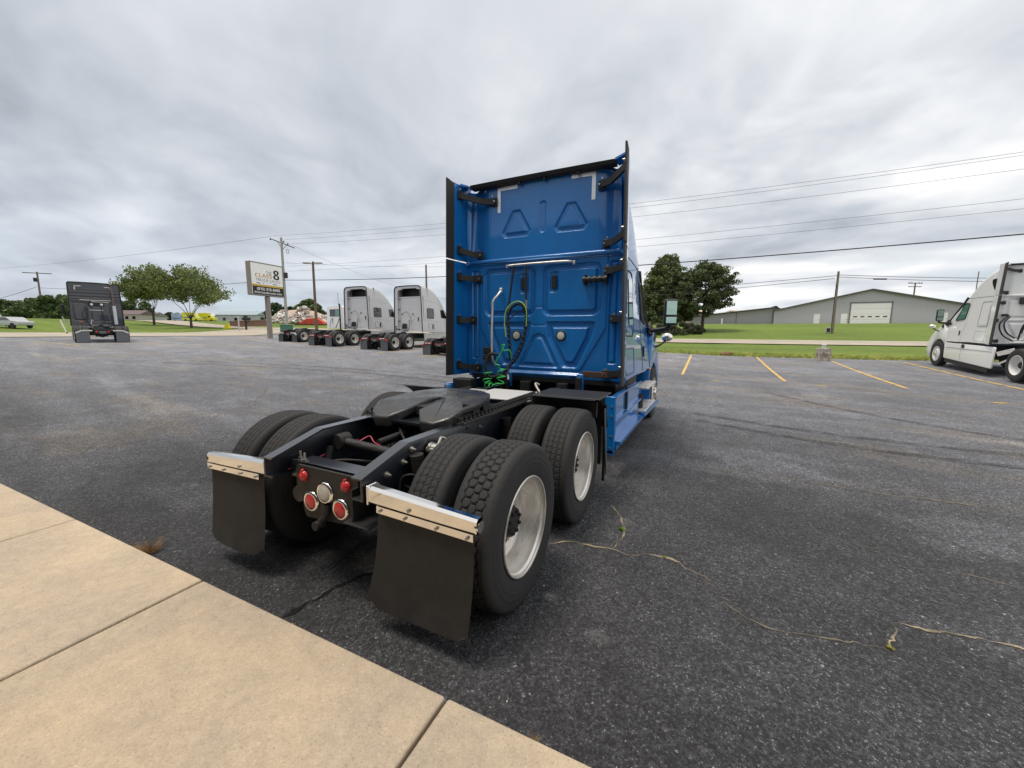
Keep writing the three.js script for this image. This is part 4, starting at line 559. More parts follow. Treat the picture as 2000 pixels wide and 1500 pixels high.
  each('hose_hanger', [rod([-0.335, 2.53, -2.78], [-0.40, 1.93, -2.74], 0.016, 0.014), rod([-0.16, 2.53, -2.78], [-0.13, 1.98, -2.74], 0.014, 0.013)], M.black, T);
  each('hose_spring', [rod([-0.37, 2.02, -2.742], [-0.385, 1.93, -2.739], 0.02), rod([-0.13, 2.08, -2.742], [-0.125, 1.98, -2.739], 0.018)], M.steel, T);
  const loop = [[-0.34, 1.30, -2.70], [-0.37, 1.66, -2.72], [-0.39, 1.88, -2.73], [-0.32, 2.00, -2.73], [-0.21, 2.03, -2.72], [-0.13, 1.94, -2.72], [-0.12, 1.74, -2.71], [-0.20, 1.42, -2.70], [-0.33, 1.22, -2.68], [-0.47, 1.08, -2.64], [-0.62, 1.06, -2.62], [-0.68, 1.22, -2.62], [-0.63, 1.36, -2.66], [-0.52, 1.36, -2.70]];
  obj('electric_cable', tube(loop, 0.017, 220, 8), M.black, T);
  obj('cable_wrap', (() => { const c = new THREE.CatmullRomCurve3(loop.map(p => V(...p))), q = []; for (const [a, b] of [[0.0, 0.13], [0.36, 0.95]]) for (let k = 0; k <= 620 * (b - a); k++) { const t = a + k / 620, p = c.getPoint(t), tg = c.getTangent(t), n = V(0, 0, 1).cross(tg).normalize(), bn = tg.clone().cross(n), w = k * 0.62; q.push(p.clone().addScaledVector(n, 0.021 * Math.cos(w)).addScaledVector(bn, 0.021 * Math.sin(w))); } return new THREE.TubeGeometry(new THREE.CatmullRomCurve3(q), q.length * 2, 0.0075, 5); })(), M.plastic, T);
  obj('air_hose', tube([[-0.405, 1.60, -2.70], [-0.435, 1.80, -2.71], [-0.41, 1.95, -2.71], [-0.31, 2.045, -2.70], [-0.2, 2.06, -2.70], [-0.115, 1.98, -2.69], [-0.10, 1.74, -2.69]], 0.008, 60, 6), M.lime, T);
  obj('coiled_air_hose', (() => { const q = []; const coil = (pts, turns, r, n) => { const c = new THREE.CatmullRomCurve3(pts.map(p => V(...p))); for (let k = 0; k <= n; k++) { const t = k / n, p = c.getPoint(t), tg = c.getTangent(t), a = V(0, 0, 1).cross(tg).normalize(), b = tg.clone().cross(a), w = t * turns * 2 * Math.PI; q.push(p.addScaledVector(a, r * Math.cos(w)).addScaledVector(b, r * Math.sin(w))); } }; coil([[-0.62, 1.12, -2.6], [-0.62, 0.98, -2.56], [-0.52, 0.92, -2.52], [-0.44, 0.93, -2.52], [-0.40, 1.05, -2.55], [-0.42, 1.2, -2.6]], 9, 0.052, 300); [[-0.44, 1.22, -2.58], [-0.50, 1.24, -2.58], [-0.40, 1.42, -2.58], [-0.38, 1.50, -2.6], [-0.44, 1.47, -2.62], [-0.42, 1.42, -2.64], [-0.33, 1.42, -2.66], [-0.31, 1.30, -2.68]].forEach(p => q.push(V(...p))); return new THREE.TubeGeometry(new THREE.CatmullRomCurve3(q), 620, 0.0075, 6); })(), M.green, T);
  each('hose_coupling', [rbx(0.12, 0.1, 0.06, -0.76, 1.40, BK + 0.05), rbx(0.16, 0.08, 0.06, -0.74, 1.30, BK + 0.05), rod([-0.36, 1.22, -2.66], [-0.33, 1.10, -2.62], 0.016)], M.plastic, T);
  obj('coupling_handle', rod([-0.345, 1.12, -2.64], [-0.315, 1.03, -2.60], 0.02), M.steel, T);
  // side fairings with steps
  for (const s of [1, -1]) {
    const X = 1.165;
    obj('fairing_end', [rbx(0.115, 0.66, 0.02, s * (X - 0.055), 0.625, -2.33, 0.008), frontExt(roundPoly([[s * (X - 0.11), 0.33], [s * X, 0.33], [s * X, 0.28], [s * (X - 0.05), 0.28]], 0.02), -2.335, -2.32)], M.blue, T);
    obj('fairing_bolts', [0.84, 0.73, 0.5, 0.36].map(y => cz(0.012, 0.012, s * (X - 0.04), y, -2.316, 10)), M.bolt, T).userData.kind = 'stuff';
    obj('side_fairing', [sideExt([[-2.33, 0.96], [-2.36, 0.36], [-4.2, 0.40], [-4.15, 0.9], [-3.9, 0.95]], s > 0 ? X - 0.05 : -X + 0.03, s > 0 ? X - 0.03 : -X + 0.05), bar([s * (X - 0.012), 0.66, -2.34], [s * (X - 0.012), 0.66, -4.16], 0.04, 0.025), bar([s * (X - 0.01), 0.95, -2.34], [s * (X - 0.01), 0.93, -4.16], 0.03, 0.02), rbx(0.03, 0.6, 0.04, s * (X - 0.01), 0.66, -2.36)], M.blue, T);
    obj('fairing_ledge', [bar([s * (X + 0.02), 0.42, -2.36], [s * (X + 0.02), 0.42, -4.05], 0.10, 0.04), bar([s * (X + 0.0), 0.37, -2.35], [s * (X + 0.0), 0.38, -4.2], 0.05, 0.05), bar([s * (X + 0.06), 0.44, -4.0], [s * (X + 0.10), 0.44, -5.4], 0.06, 0.05)], M.blue, T);
    obj('fairing_vent', [rbx(0.03, 0.30, 0.07, s * (X - 0.02), 0.83, -3.1, 0.01)], M.plastic, T);
    for (const [y, z0, z1] of [[0.46, -4.15, -5.35], [0.80, -4.3, -5.35]]) { const st = obj('step', bx(0.20, 0.02, z0 - z1, s * (X - 0.02), y, (z0 + z1) / 2), M.alu, T); obj('step_ridge', [-0.07, -0.035, 0, 0.035, 0.07].map(q => bx(0.014, 0.012, z0 - z1, s * (X - 0.02 + q), y + 0.016, (z0 + z1) / 2)), M.alu, st).userData.kind = 'stuff'; }
    obj('step_back', [bx(0.03, 0.36, 1.2, s * (X - 0.16), 0.62, -4.75), bx(0.12, 0.34, 0.05, s * (X - 0.08), 0.63, -5.36)], M.blue, T);
    obj('filter_housing', [cy(0.07, 0.07, 0.22, s * (X - 0.06), 0.60, -4.35, 16), cy(0.08, 0.08, 0.03, s * (X - 0.06), 0.68, -4.35, 16)], M.plastic, T);
    obj('side_marker', rbx(0.03, 0.03, 0.16, s * 1.13, 1.03, -5.3, 0.01), M.orange, T);
  }
}

/* ---------- the other trucks ---------- */
const ringEdge = (t, r = 0.03) => { const p = ring(...t).map(q => V(...q)); return new THREE.TubeGeometry(new THREE.CatmullRomCurve3(p, false, 'catmullrom', 0.1), 90, r, 6); };
{ // white sleeper truck on the right
  const hgt = H(11.2, -18.5); const T = thing('semi_truck', 'white sleeper truck at the right edge, nose towards the grass, behind yellow stripes', 'truck', [12.13, H(11, -17) - 0.015, -15.3]); T.rotation.x = 0.03; T.scale.setScalar(1.07);
  const whiteRim = std(lin(0.78, 0.78, 0.76), 0.5);
  chassis(T, { rimMat: whiteRim, railMat: M.black }); const seam = std(lin(0.25, 0.26, 0.26), 0.6);
  cascadia(T, { paint: M.white, fullSkirt: true, vent: true, seam, mirrorTurn: 0.05, mirrorMat: M.plastic });
  each('air_hose', [tube([[-0.75, 2.0, -2.8], [-0.95, 1.7, -2.75], [-0.85, 1.35, -2.72], [-0.6, 1.15, -2.7]], 0.02, 40, 6), tube([[-0.72, 1.95, -2.8], [-0.85, 1.75, -2.75], [-0.78, 1.45, -2.72], [-0.58, 1.25, -2.7]], 0.02, 40, 6), tube([[-0.5, 1.2, -2.7], [-0.42, 1.7, -2.7], [-0.2, 1.95, -2.7], [0, 1.7, -2.7], [-0.1, 1.4, -2.7], [-0.3, 1.1, -2.68]], 0.022, 60, 6), tube([[-0.3, 2.35, -2.78], [-0.34, 1.9, -2.75], [-0.45, 1.4, -2.7]], 0.018, 30, 6)], M.black, T);
  obj('hose_hanger', [rbx(0.3, 0.22, 0.06, -0.42, 2.45, -2.8, 0.02), rbx(0.14, 0.08, 0.08, -0.85, 2.0, -2.8, 0.02)], M.plastic, T); obj('fairing_strut', [bar([-1.06, 0.75, -2.35], [-0.8, 0.9, -2.1], 0.04, 0.14), bar([-1.0, 0.45, -2.3], [-0.8, 0.75, -1.9], 0.03, 0.05)], M.alu, T);
}
{ // dark grey truck on the left
  const T = thing('semi_truck', 'dark grey sleeper truck seen squarely from behind at the left, exhaust stack on its right', 'truck', [-33.0, H(-32.5, -8.9) - 0.01, -9.1], 1.31); T.scale.setScalar(1.07);
  T.rotation.x = 0; chassis(T, { flapMat: std(lin(0.13, 0.14, 0.15), 0.7), hangerMat: M.tapeWhite, railMat: M.darkPaint, hanger: 0.72 });
  const tab = [[-2.45, 1.0, 3.68, 1.19, 1.14, 0.06], [-3.2, 1.0, 3.7, 1.19, 1.10, 0.15], [-3.9, 1.0, 3.45, 1.18, 1.04, 0.2], [-4.5, 1.0, 3.0, 1.16, 1.0, 0.2], [-5.2, 1.0, 2.3, 1.12, 0.96, 0.15], [-5.8, 1.0, 1.75, 1.0, 0.9, 0.1], [-6.9, 0.9, 1.2, 0.8, 0.7, 0.1]];
  obj('cab_body', loft(tab.map(a => ring(...a)), [false, true]), M.darkPaint, T);
  obj('rear_wall', gridGeo(60, 90, (u, v) => { const x = mix(-1.16, 1.16, u) * mix(1, 0.965, v), y = mix(1.0, 3.66, v); let h = 0.02 * sst(0.02, 0, Math.abs(y - 2.58)) + 0.006 * sst(0.03, 0, Math.abs(((y * 5) % 1) - 0.5) / 5 - 0.03) * (y > 2.65 && y < 3.3 ? 1 : 0) - 0.02 * groove(sdBox(x + 0.75, y - 1.9, 0.3, 0.55, 0.06), 0.05) - 0.02 * groove(sdBox(x - 0.15, y - 1.9, 0.45, 0.6, 0.06), 0.05); return [x, y, -2.5 + h]; }), M.darkPaint, T);
  obj('roof_edge', ringEdge([-2.45, 1.0, 3.68, 1.19, 1.14, 0.06], 0.03), M.black, T);
  each('wall_rail', [bx(1.5, 0.03, 0.04, 0.05, 2.62, -2.44), bx(0.6, 0.03, 0.04, -0.02, 2.0, -2.40), bx(0.8, 0.025, 0.03, 0.2, 2.52, -2.44)], M.alu, T);
  for (const x of [-0.20, 0.24]) obj('work_lamp', cz(0.07, 0.06, x, 2.36, -2.42, 16), M.lens, T);
  obj('lamp_panel', rbx(0.72, 0.26, 0.03, 0.0, 2.38, -2.46), M.black, T);
  for (const s of [1, -1]) obj('reflective_mark', [bx(0.30, 0.05, 0.01, s * 0.66 - 0.06, 3.46, -2.46), bx(0.05, 0.26, 0.01, s * 0.66 - 0.06 + s * 0.125, 3.35, -2.46)], M.tapeWhite, T);
  const ex = obj('exhaust_stack', [rod([0.80, 1.1, -2.28], [0.76, 3.62, -2.28], 0.065), rod([0.76, 3.55, -2.28], [0.74, 3.68, -2.20], 0.065)], std(lin(0.16, 0.13, 0.12), 0.5, 0.5), T); obj('heat_shield', rod([0.805, 1.12, -2.26], [0.785, 2.3, -2.26], 0.092), std(lin(0.62, 0.63, 0.66), 0.35, 0.4), ex);
  obj('mirror', [rbx(0.2, 0.55, 0.12, -1.42, 2.15, -5.2, 0.05), bar([-1.4, 1.95, -5.2], [-1.1, 1.8, -5.2], 0.04)], M.black, T);
  each('air_hose', [tube([[-0.55, 2.1, -2.35], [-0.5, 2.15, -2.3], [-0.4, 1.9, -2.3], [-0.5, 1.5, -2.3], [-0.45, 1.2, -2.3]], 0.02, 30, 6), tube([[-0.45, 2.0, -2.3], [-0.62, 1.9, -2.3], [-0.6, 1.4, -2.3], [-0.3, 1.1, -2.2]], 0.018, 30, 6), rod([0.2, 2.3, -2.4], [0.28, 1.2, -2.3], 0.015)], M.black, T);
  obj('side_step', [bar([-0.36, 1.0, -2.1], [-0.30, 1.38, -2.1], 0.03), bar([-0.30, 1.38, -2.1], [-0.2, 1.36, -2.1], 0.03)], M.tapeWhite, T); obj('connector_box', rbx(0.2, 0.12, 0.1, -0.75, 1.25, -2.38), std(lin(0.3, 0.13, 0.08), 0.6), T);
  obj('guard_post', [rod([-1.25, 0.9, -4.2], [-1.5, 1.6, -4.3], 0.03)], M.tapeWhite, T);
}
// two light grey sleepers of one kind, then a white day cab and one more tail in the same row
const VB = [[-2.45, 1.12, 4.08, 1.19, 1.10, 0.24], [-3.1, 1.12, 4.12, 1.19, 1.08, 0.26], [-3.7, 1.12, 4.02, 1.19, 1.05, 0.3], [-4.2, 1.12, 3.80, 1.18, 1.02, 0.32], [-4.6, 1.12, 3.50, 1.17, 1.0, 0.32], [-4.9, 1.12, 3.16, 1.16, 0.99, 0.28], [-5.4, 1.12, 2.5, 1.12, 0.98, 0.2], [-5.8, 1.1, 1.95, 1.05, 0.92, 0.14], [-6.8, 0.95, 1.45, 0.9, 0.8, 0.14]];
function greySleeper(pos, label) {
  const T = thing('semi_truck', label, 'truck', [pos[0] - 0.2, pos[1], pos[2]], 0, 'trucks parked in a row, tails to the lot'); T.scale.setScalar(1.06); chassis(T, { railMat: M.black, rimMat: M.alu });
  obj('cab_body', loft(VB.map(a => ring(...a)), [false, true]), M.silver, T);
  obj('rear_wall', gridGeo(50, 60, (u, v) => { const x = mix(-1.17, 1.17, u), y = mix(1.12, 3.42, v); let h = -0.02 * groove(sdBox(x, y - 2.25, 0.85, 1.05, 0.1), 0.04, 0.02) - 0.012 * sst(0.02, 0, Math.abs(y - 2.55)); const ax = Math.abs(x); h += 0.25 * sst(0.86, 0.95, -x); return [x, y, -2.64 + h * (x < -0.8 ? 0.4 : 1)]; }), M.silver, T);
  obj('roof_recess', [gridGeo(8, 4, (u, v) => [mix(-1.1, 1.1, u), mix(3.40, 4.05, v), -3.15]), gridGeo(8, 2, (u, v) => [mix(-1.1, 1.1, u), 3.42, mix(-2.64, -3.15, v)])], M.plastic, T);
  const hood = frontExt(roundPoly([[-1.14, 1.5], [-0.9, 1.5], [-0.86, 3.7], [-0.80, 3.84], [-0.55, 3.86], [-0.48, 3.93], [0.7, 3.93], [0.8, 3.86], [1.02, 3.84], [1.04, 3.4], [1.12, 3.4], [1.10, 4.02], [0.98, 4.10], [-0.98, 4.10], [-1.09, 4.02]], 0.03), -2.66, -2.47); obj('rear_surround', hood, M.silver, T);
  obj('extender_edge', ringEdge([-2.45, 1.12, 4.08, 1.19, 1.10, 0.24], 0.03), M.black, T);
  each('bracket', [3.3, 2.6, 1.85, 1.3].map(y => bar([-1.12, y, -2.55], [-0.8, y - 0.02, -2.56], 0.05, 0.06)), M.black, T);
  for (const s of [1, -1]) {
    const w = roundPoly(rect(-3.72, -3.02, 2.02, 2.66), 0.09); obj('sleeper_window', [sidePatch(w, s, 0.012, VB), sideLine(w, s, 0.025, true, 0.004, VB)], M.glass, T);
    each('side_seam', [sideLine([[-2.5, 3.18], [-3.4, 3.16], [-4.4, 3.02]], s, 0.012, false, 0, VB), sideLine([[-2.5, 1.92], [-3.6, 1.86], [-4.6, 1.80]], s, 0.012, false, 0, VB)], std(lin(0.55, 0.55, 0.55), 0.5), T);
    obj('side_locker', sideLine(roundPoly(rect(-3.72, -3.1, 1.25, 1.66), 0.05), s, 0.008, true, 0, VB), M.plastic, T); obj('locker_handle', sidePatch(roundPoly(rect(-3.62, -3.5, 1.32, 1.62), 0.04), s, 0.015, VB), M.black, T);
    const dw = roundPoly([[-5.35, 2.05], [-4.6, 2.08], [-4.55, 2.62], [-4.98, 2.64]], 0.06); obj('door_window', sidePatch(dw, s, 0.012, VB), M.glass, T);
    obj('skirt', bx(0.04, 0.6, 3.0, s * 1.12, 0.75, -4.2), M.silver, T);
  }
  each('wall_fitting', [tube([[-0.5, 2.35, -2.60], [-0.2, 2.45, -2.55], [0.1, 2.1, -2.55], [0.2, 1.7, -2.55]], 0.012, 30, 5), rbx(0.36, 0.34, 0.1, -0.42, 1.5, -2.58, 0.05), tube([[-0.5, 1.6, -2.50], [-0.35, 1.2, -2.45], [-0.05, 1.2, -2.45], [0.08, 1.6, -2.50], [0, 1.9, -2.55]], 0.02, 40, 6), tube([[-0.55, 1.5, -2.50], [-0.45, 1.15, -2.40], [-0.1, 1.25, -2.40]], 0.02, 30, 6), rbx(0.06, 0.26, 0.05, 0.72, 1.95, -2.62, 0.02), rbx(0.07, 0.1, 0.05, -0.62, 2.3, -2.60, 0.02), rbx(0.07, 0.1, 0.05, 0.3, 2.28, -2.60, 0.02)], M.plastic, T);
  obj('work_lamp', [cz(0.04, 0.03, 0.28, 1.95, -2.62, 10)], M.lens, T);
  return T;
}
greySleeper([-21.75, H(-21.5, -17.3) - 0.03, -17.1], 'light grey sleeper truck parked next to the white day cab, black window in its side');
const grey2 = greySleeper([-16.75, H(-16.5, -17.3) - 0.03, -17.1], 'light grey sleeper truck parked nearest the blue truck, closer of the pair');
{ const T = thing('semi_truck', 'white day cab truck behind the sign post, dark rear window and long bare frame', 'truck', [-27.35, H(-27, -18.5) - 0.02, -18.4], 0, 'trucks parked in a row, tails to the lot'); chassis(T, { railMat: M.black, hangerMat: M.alu, flapMat: std(lin(0.06, 0.065, 0.07), 0.7) });
  const tab = [[-3.85, 1.15, 3.02, 1.02, 0.96, 0.16], [-4.6, 1.15, 3.06, 1.04, 0.95, 0.18], [-5.1, 1.15, 2.95, 1.04, 0.93, 0.2], [-5.6, 1.15, 2.0, 1.0, 0.9, 0.12], [-6.9, 0.95, 1.5, 0.85, 0.78, 0.12]];
  obj('cab_body', loft(tab.map(a => ring(...a)), [true, true]), M.white, T); obj('rear_window', rbx(1.25, 0.62, 0.03, 0.02, 2.45, -3.845, 0.08, 3), M.glass, T); obj('window_glint', rbx(0.5, 0.5, 0.01, 0.36, 2.45, -3.825, 0.05), M.greenGlass, T);
  each('air_hose', [tube([[-0.5, 1.2, -3.7], [-0.45, 1.7, -3.75], [-0.25, 2.0, -3.8], [-0.2, 1.6, -3.75]], 0.02, 30, 6), rod([0.6, 1.15, -3.4], [0.85, 2.1, -3.7], 0.03)], M.black, T); obj('exhaust', rod([0.95, 1.0, -3.6], [0.95, 3.2, -3.6], 0.06), M.black, T); obj('antenna', rod([0.1, 3.05, -4.2], [0.1, 4.2, -4.2], 0.015), M.wire, T); }
{ const T = thing('semi_truck', 'truck tail with red flap bar, its cab hidden behind the blue truck', 'truck', [-11.75, H(-11.5, -17.0) - 0.03, -16.8], 0, 'trucks parked in a row, tails to the lot'); chassis(T, { railMat: M.black }); obj('cab_body', loft(VB.map(a => ring(...a)), [true, true]), M.white, T); }

/* ---------- sign, poles and wires ---------- */
{ const P = at(527, 661, 38.2); P.y = H(P.x, P.z); const T = thing('billboard_sign', 'tall white and black dealer sign with gold lettering on one square post', 'sign', [P.x, P.y, P.z], 1.72);
  obj('post', rbx(0.34, 3.95, 0.34, 0.06, 1.95, 0, 0.02), M.signPost, T); obj('post_cap', rbx(0.26, 0.2, 0.26, 0.06, 3.95, 0, 0.02), M.black, T);
  const W = 3.5, Hh = 3.0, D = 0.5, c = document.createElement('canvas'); c.width = 1024; c.height = 1024; const x = c.getContext('2d');
  x.fillStyle = '#f6f6f4'; x.fillRect(0, 0, 1024, 1024); x.fillStyle = '#c9a544'; x.fillRect(0, 690, 1024, 62); x.fillStyle = '#15161a'; x.fillRect(20, 752, 1004, 272);
  x.textBaseline = 'alphabetic'; const T2 = (t, px, py, w, h, col, f = 'bold') => { x.save(); x.font = f + ' 100px sans-serif'; const mw = x.measureText(t).width; x.translate(px, py); x.scale(w / mw, h / 72); x.fillStyle = col; x.fillText(t, 0, 0); x.restore(); };
  T2('1st', 470, 335, 190, 140, '#24242a', ''); T2('CLASS', 110, 455, 560, 125, '#c39a3a'); T2('8', 690, 470, 240, 320, '#2a2a2e'); T2('TRUCK SALES', 130, 580, 810, 92, '#2e2e33', '');
  x.fillStyle = '#2e2e33'; for (const q of [170, 215, 260, 700, 745, 790]) { x.beginPath(); x.arc(q, 642, 19, 0, 7); x.fill(); } x.fillRect(370, 610, 20, 40); x.fillRect(420, 608, 250, 6); x.fillRect(870, 612, 10, 34);
  T2('(815) 315-0405', 150, 880, 760, 92, '#f2f2f0'); T2('firstclass8trucks.com', 70, 985, 900, 66, '#f2f2f0');
  const tx = new THREE.CanvasTexture(c); tx.colorSpace = THREE.SRGBColorSpace; tx.anisotropy = 8;
  obj('cabinet', rbx(W, Hh, D, 0, 5.48, 0, 0.03), M.signPost, T); obj('face', new THREE.PlaneGeometry(W - 0.16, Hh - 0.18).translate(0, 5.48, D / 2 + 0.006), std(lin(1, 1, 1), 0.5, 0, { map: tx }), T);
  obj('trim', [bx(W, 0.09, 0.05, 0, 5.48 + Hh / 2 - 0.045, D / 2), bx(W, 0.09, 0.05, 0, 5.48 - Hh / 2 + 0.045, D / 2), bx(0.08, Hh, 0.05, -W / 2 + 0.04, 5.48, D / 2), bx(0.08, Hh, 0.05, W / 2 - 0.04, 5.48, D / 2)], M.signPost, T); }
function pole(name, label, px, pyTop, u, r, mat, pyBase, lean = 0) { const t = at(px, pyTop, u), y0 = H(t.x, t.z), T = thing(name, label, 'pole', [t.x, y0, t.z]); obj('pole', rod([lean, -0.3, 0], [0, t.y - y0, 0], r * 1.15, r * 0.8), mat, T); T.userData.h = undefined; return [T, t.y - y0]; }
const ang = Math.atan2(CR.z, CR.x);
const [up, upH] = pole('utility_pole', 'tall grey utility pole behind the sign with crossarm, street lamp arm and cables', 549, 464, 58, 0.19, std(lin(0.36, 0.36, 0.35), 0.85));
{ const a = V(0.94, 0, -0.33); const L = (k, y) => [a.x * k, y, a.z * k]; obj('crossarm', bar(L(-1.8, upH - 0.55 + 0.45), L(2.0, upH - 1.5 + 0.0), 0.12, 0.14), M.wood, up); obj('brace', [bar(L(-0.7, upH - 0.4), L(0, upH - 1.6), 0.05), bar(L(0.9, upH - 1.0), L(0, upH - 1.8), 0.05)], M.wood, up); for (const [k, y] of [[-1.75, 0.08], [0.35, -0.35], [1.0, -0.72]]) obj('insulator', cy(0.09, 0.06, 0.26, a.x * k, upH - 0.25 + y, a.z * k, 8), M.cast, up);
  each('fitting', [tube([L(0, upH - 5.2), L(-0.8, upH - 5.0), L(-1.5, upH - 4.4), L(-1.3, upH - 4.0)].map(p => p), 0.05, 20, 6), rbx(0.5, 0.8, 0.4, a.x * 0.3, upH - 5.4, a.z * 0.3), tube([L(0, upH - 4.8), L(-0.6, upH - 5.4), L(0, upH - 5.9)], 0.05, 20, 6), new THREE.TorusGeometry(0.3, 0.03, 6, 20).translate(a.x * 0.9, upH - 2, a.z * 0.9)], M.cast, up); }
const [lp, lpH] = pole('light_pole', 'brown wooden light pole with two flat lamp heads near the row of trucks', 611, 511, 52, 0.17, M.woodBrown);
each('lamp_head', [rbx(1.0, 0.09, 0.5, -0.75, lpH - 0.2, 0.1, 0.03), rbx(1.0, 0.09, 0.5, 0.75, lpH - 0.2, 0.1, 0.03), bx(0.8, 0.06, 0.06, 0, lpH - 0.22, 0)].map(g => g.rotateY(-ang)), M.woodBrown, lp);
const [fp, fpH] = pole('utility_pole', 'wooden utility pole far left beyond the road, wide crossarm at its top', 72, 531, 95, 0.2, M.wood);
obj('crossarm', bx(5.0, 0.18, 0.16, 0, fpH - 0.3, 0).rotateY(0.9), M.wood, fp); obj('transformer', [cy(0.3, 0.3, 0.9, 0.1, fpH - 1.9, 0.5, 12), bx(1.5, 0.1, 0.1, 0.2, fpH - 1.7, 0.6)], M.cast, fp);
const [rp_, rpH] = pole('utility_pole', 'slim weathered pole on the lawn in front of the grey building', 1638, 530, 50, 0.15, M.wood);
obj('meter_box', rbx(0.55, 0.75, 0.4, -0.5, 0.45, 0.2, 0.03), std(lin(0.45, 0.42, 0.36), 0.8), rp_); obj('box_opening', rbx(0.34, 0.5, 0.02, -0.48, 0.42, 0.41), M.black, rp_); obj('conduit', rod([-0.16, 0.2, 0.1], [-0.13, 6.2, 0.1], 0.03), M.cast, rp_);
const [bp, bpH] = pole('utility_pole', 'distant wooden pole with two crossarms over the grey building roof', 1788, 552, 130, 0.22, M.woodBrown);
each('crossarm', [bx(4.6, 0.2, 0.2, 0, bpH - 0.2, 0), bx(4.2, 0.2, 0.2, 0, bpH - 1.3, 0)].map(g => g.rotateY(-ang)), M.woodBrown, bp); each('insulator', [-2.1, -1.2, 1.2, 2.1].map(k => cy(0.09, 0.09, 0.35, k, bpH + 0.05, 0, 6)).map(g => g.rotateY(-ang)), M.woodBrown, bp);
const [gp] = pole('utility_pole', 'pale pole standing up behind the two grey sleeper trucks', 832, 517, 62, 0.17, M.wood); const [wp] = pole('utility_pole', 'thin bare pole seen just above the white truck roof', 1912, 530, 60, 0.07, M.wood);
function wire(label, pts, r, sag = 0.3, mat = M.wire) { const a = at(...pts[0]), b = at(...pts[1]), q = []; for (let k = 0; k <= 40; k++) { const t = k / 40, p = a.clone().lerp(b, t); p.y -= sag * 4 * t * (1 - t); q.push(p); } const w = obj('power_line', new THREE.TubeGeometry(new THREE.CatmullRomCurve3(q), 60, r, 5), mat); tag(w, label, 'power line'); return w; }
wire('thick black cable sloping down from the right edge to the pole behind the sign', [[2080, 450, 22], [551, 547, 58]], 0.038, 0.75);
wire('uppermost thin wire at the right, rising to the right edge', [[2080, 285, 30], [527, 461, 58]], 0.014, 0.9, M.wireThin); wire('thin wire just below the uppermost one at the right', [[2080, 291, 30], [556, 468, 58]], 0.014, 0.9, M.wireThin); wire('third thin wire down on the right sky, reaching the crossarm', [[2080, 319, 29], [570, 476, 58]], 0.014, 0.9, M.wireThin);
wire('thin wire mid-height in the right sky, upper of a close pair', [[2080, 379, 27], [560, 520, 60]], 0.013, 0.6, M.wireThin); wire('thin wire mid-height in the right sky, lower of a close pair', [[2080, 399, 27], [556, 530, 60]], 0.013, 0.6, M.wireThin);
wire('upper cable from the slim lawn pole to the right', [[1638, 537, 50], [2060, 543, 47]], 0.03, 0.15); wire('lower cable right of the slim lawn pole carrying a splice box', [[1638, 541, 50], [2060, 551, 47]], 0.03, 0.15);
wire('upper cable left of the slim lawn pole passing the pine', [[1638, 538, 50], [1180, 575, 62]], 0.03, 0.1); wire('lower cable left of the slim lawn pole passing the pine', [[1630, 544, 50], [1180, 585, 62]], 0.03, 0.1);
{ const p = at(1719, 545, 49.2); tag(obj('splice_case', cx(0.09, 1.6, 0, 0, 0, 10).rotateY(-ang).translate(p.x, p.y, p.z), M.wire), 'black splice case hanging on the cable over the grey building', 'cable box'); }
wire('wire from the far left pole off the left edge', [[72, 560, 95], [-80, 600, 80]], 0.04, 0.4); wire('wire between the far left pole and the sign', [[75, 562, 95], [551, 546, 58]], 0.035, 0.8); wire('thin wire from the crossarm to the upper left', [[527, 462, 58], [-100, 530, 120]], 0.02, 0.8, M.wireThin); wire('sagging service wire from the pole behind the sign over the grey trucks', [[553, 470, 58], [900, 590, 60]], 0.014, 1.0, M.wireThin); wire('service wire crossing beside the sign above the rubble', [[551, 513, 58], [870, 521, 66]], 0.016, 0.2, M.wireThin);

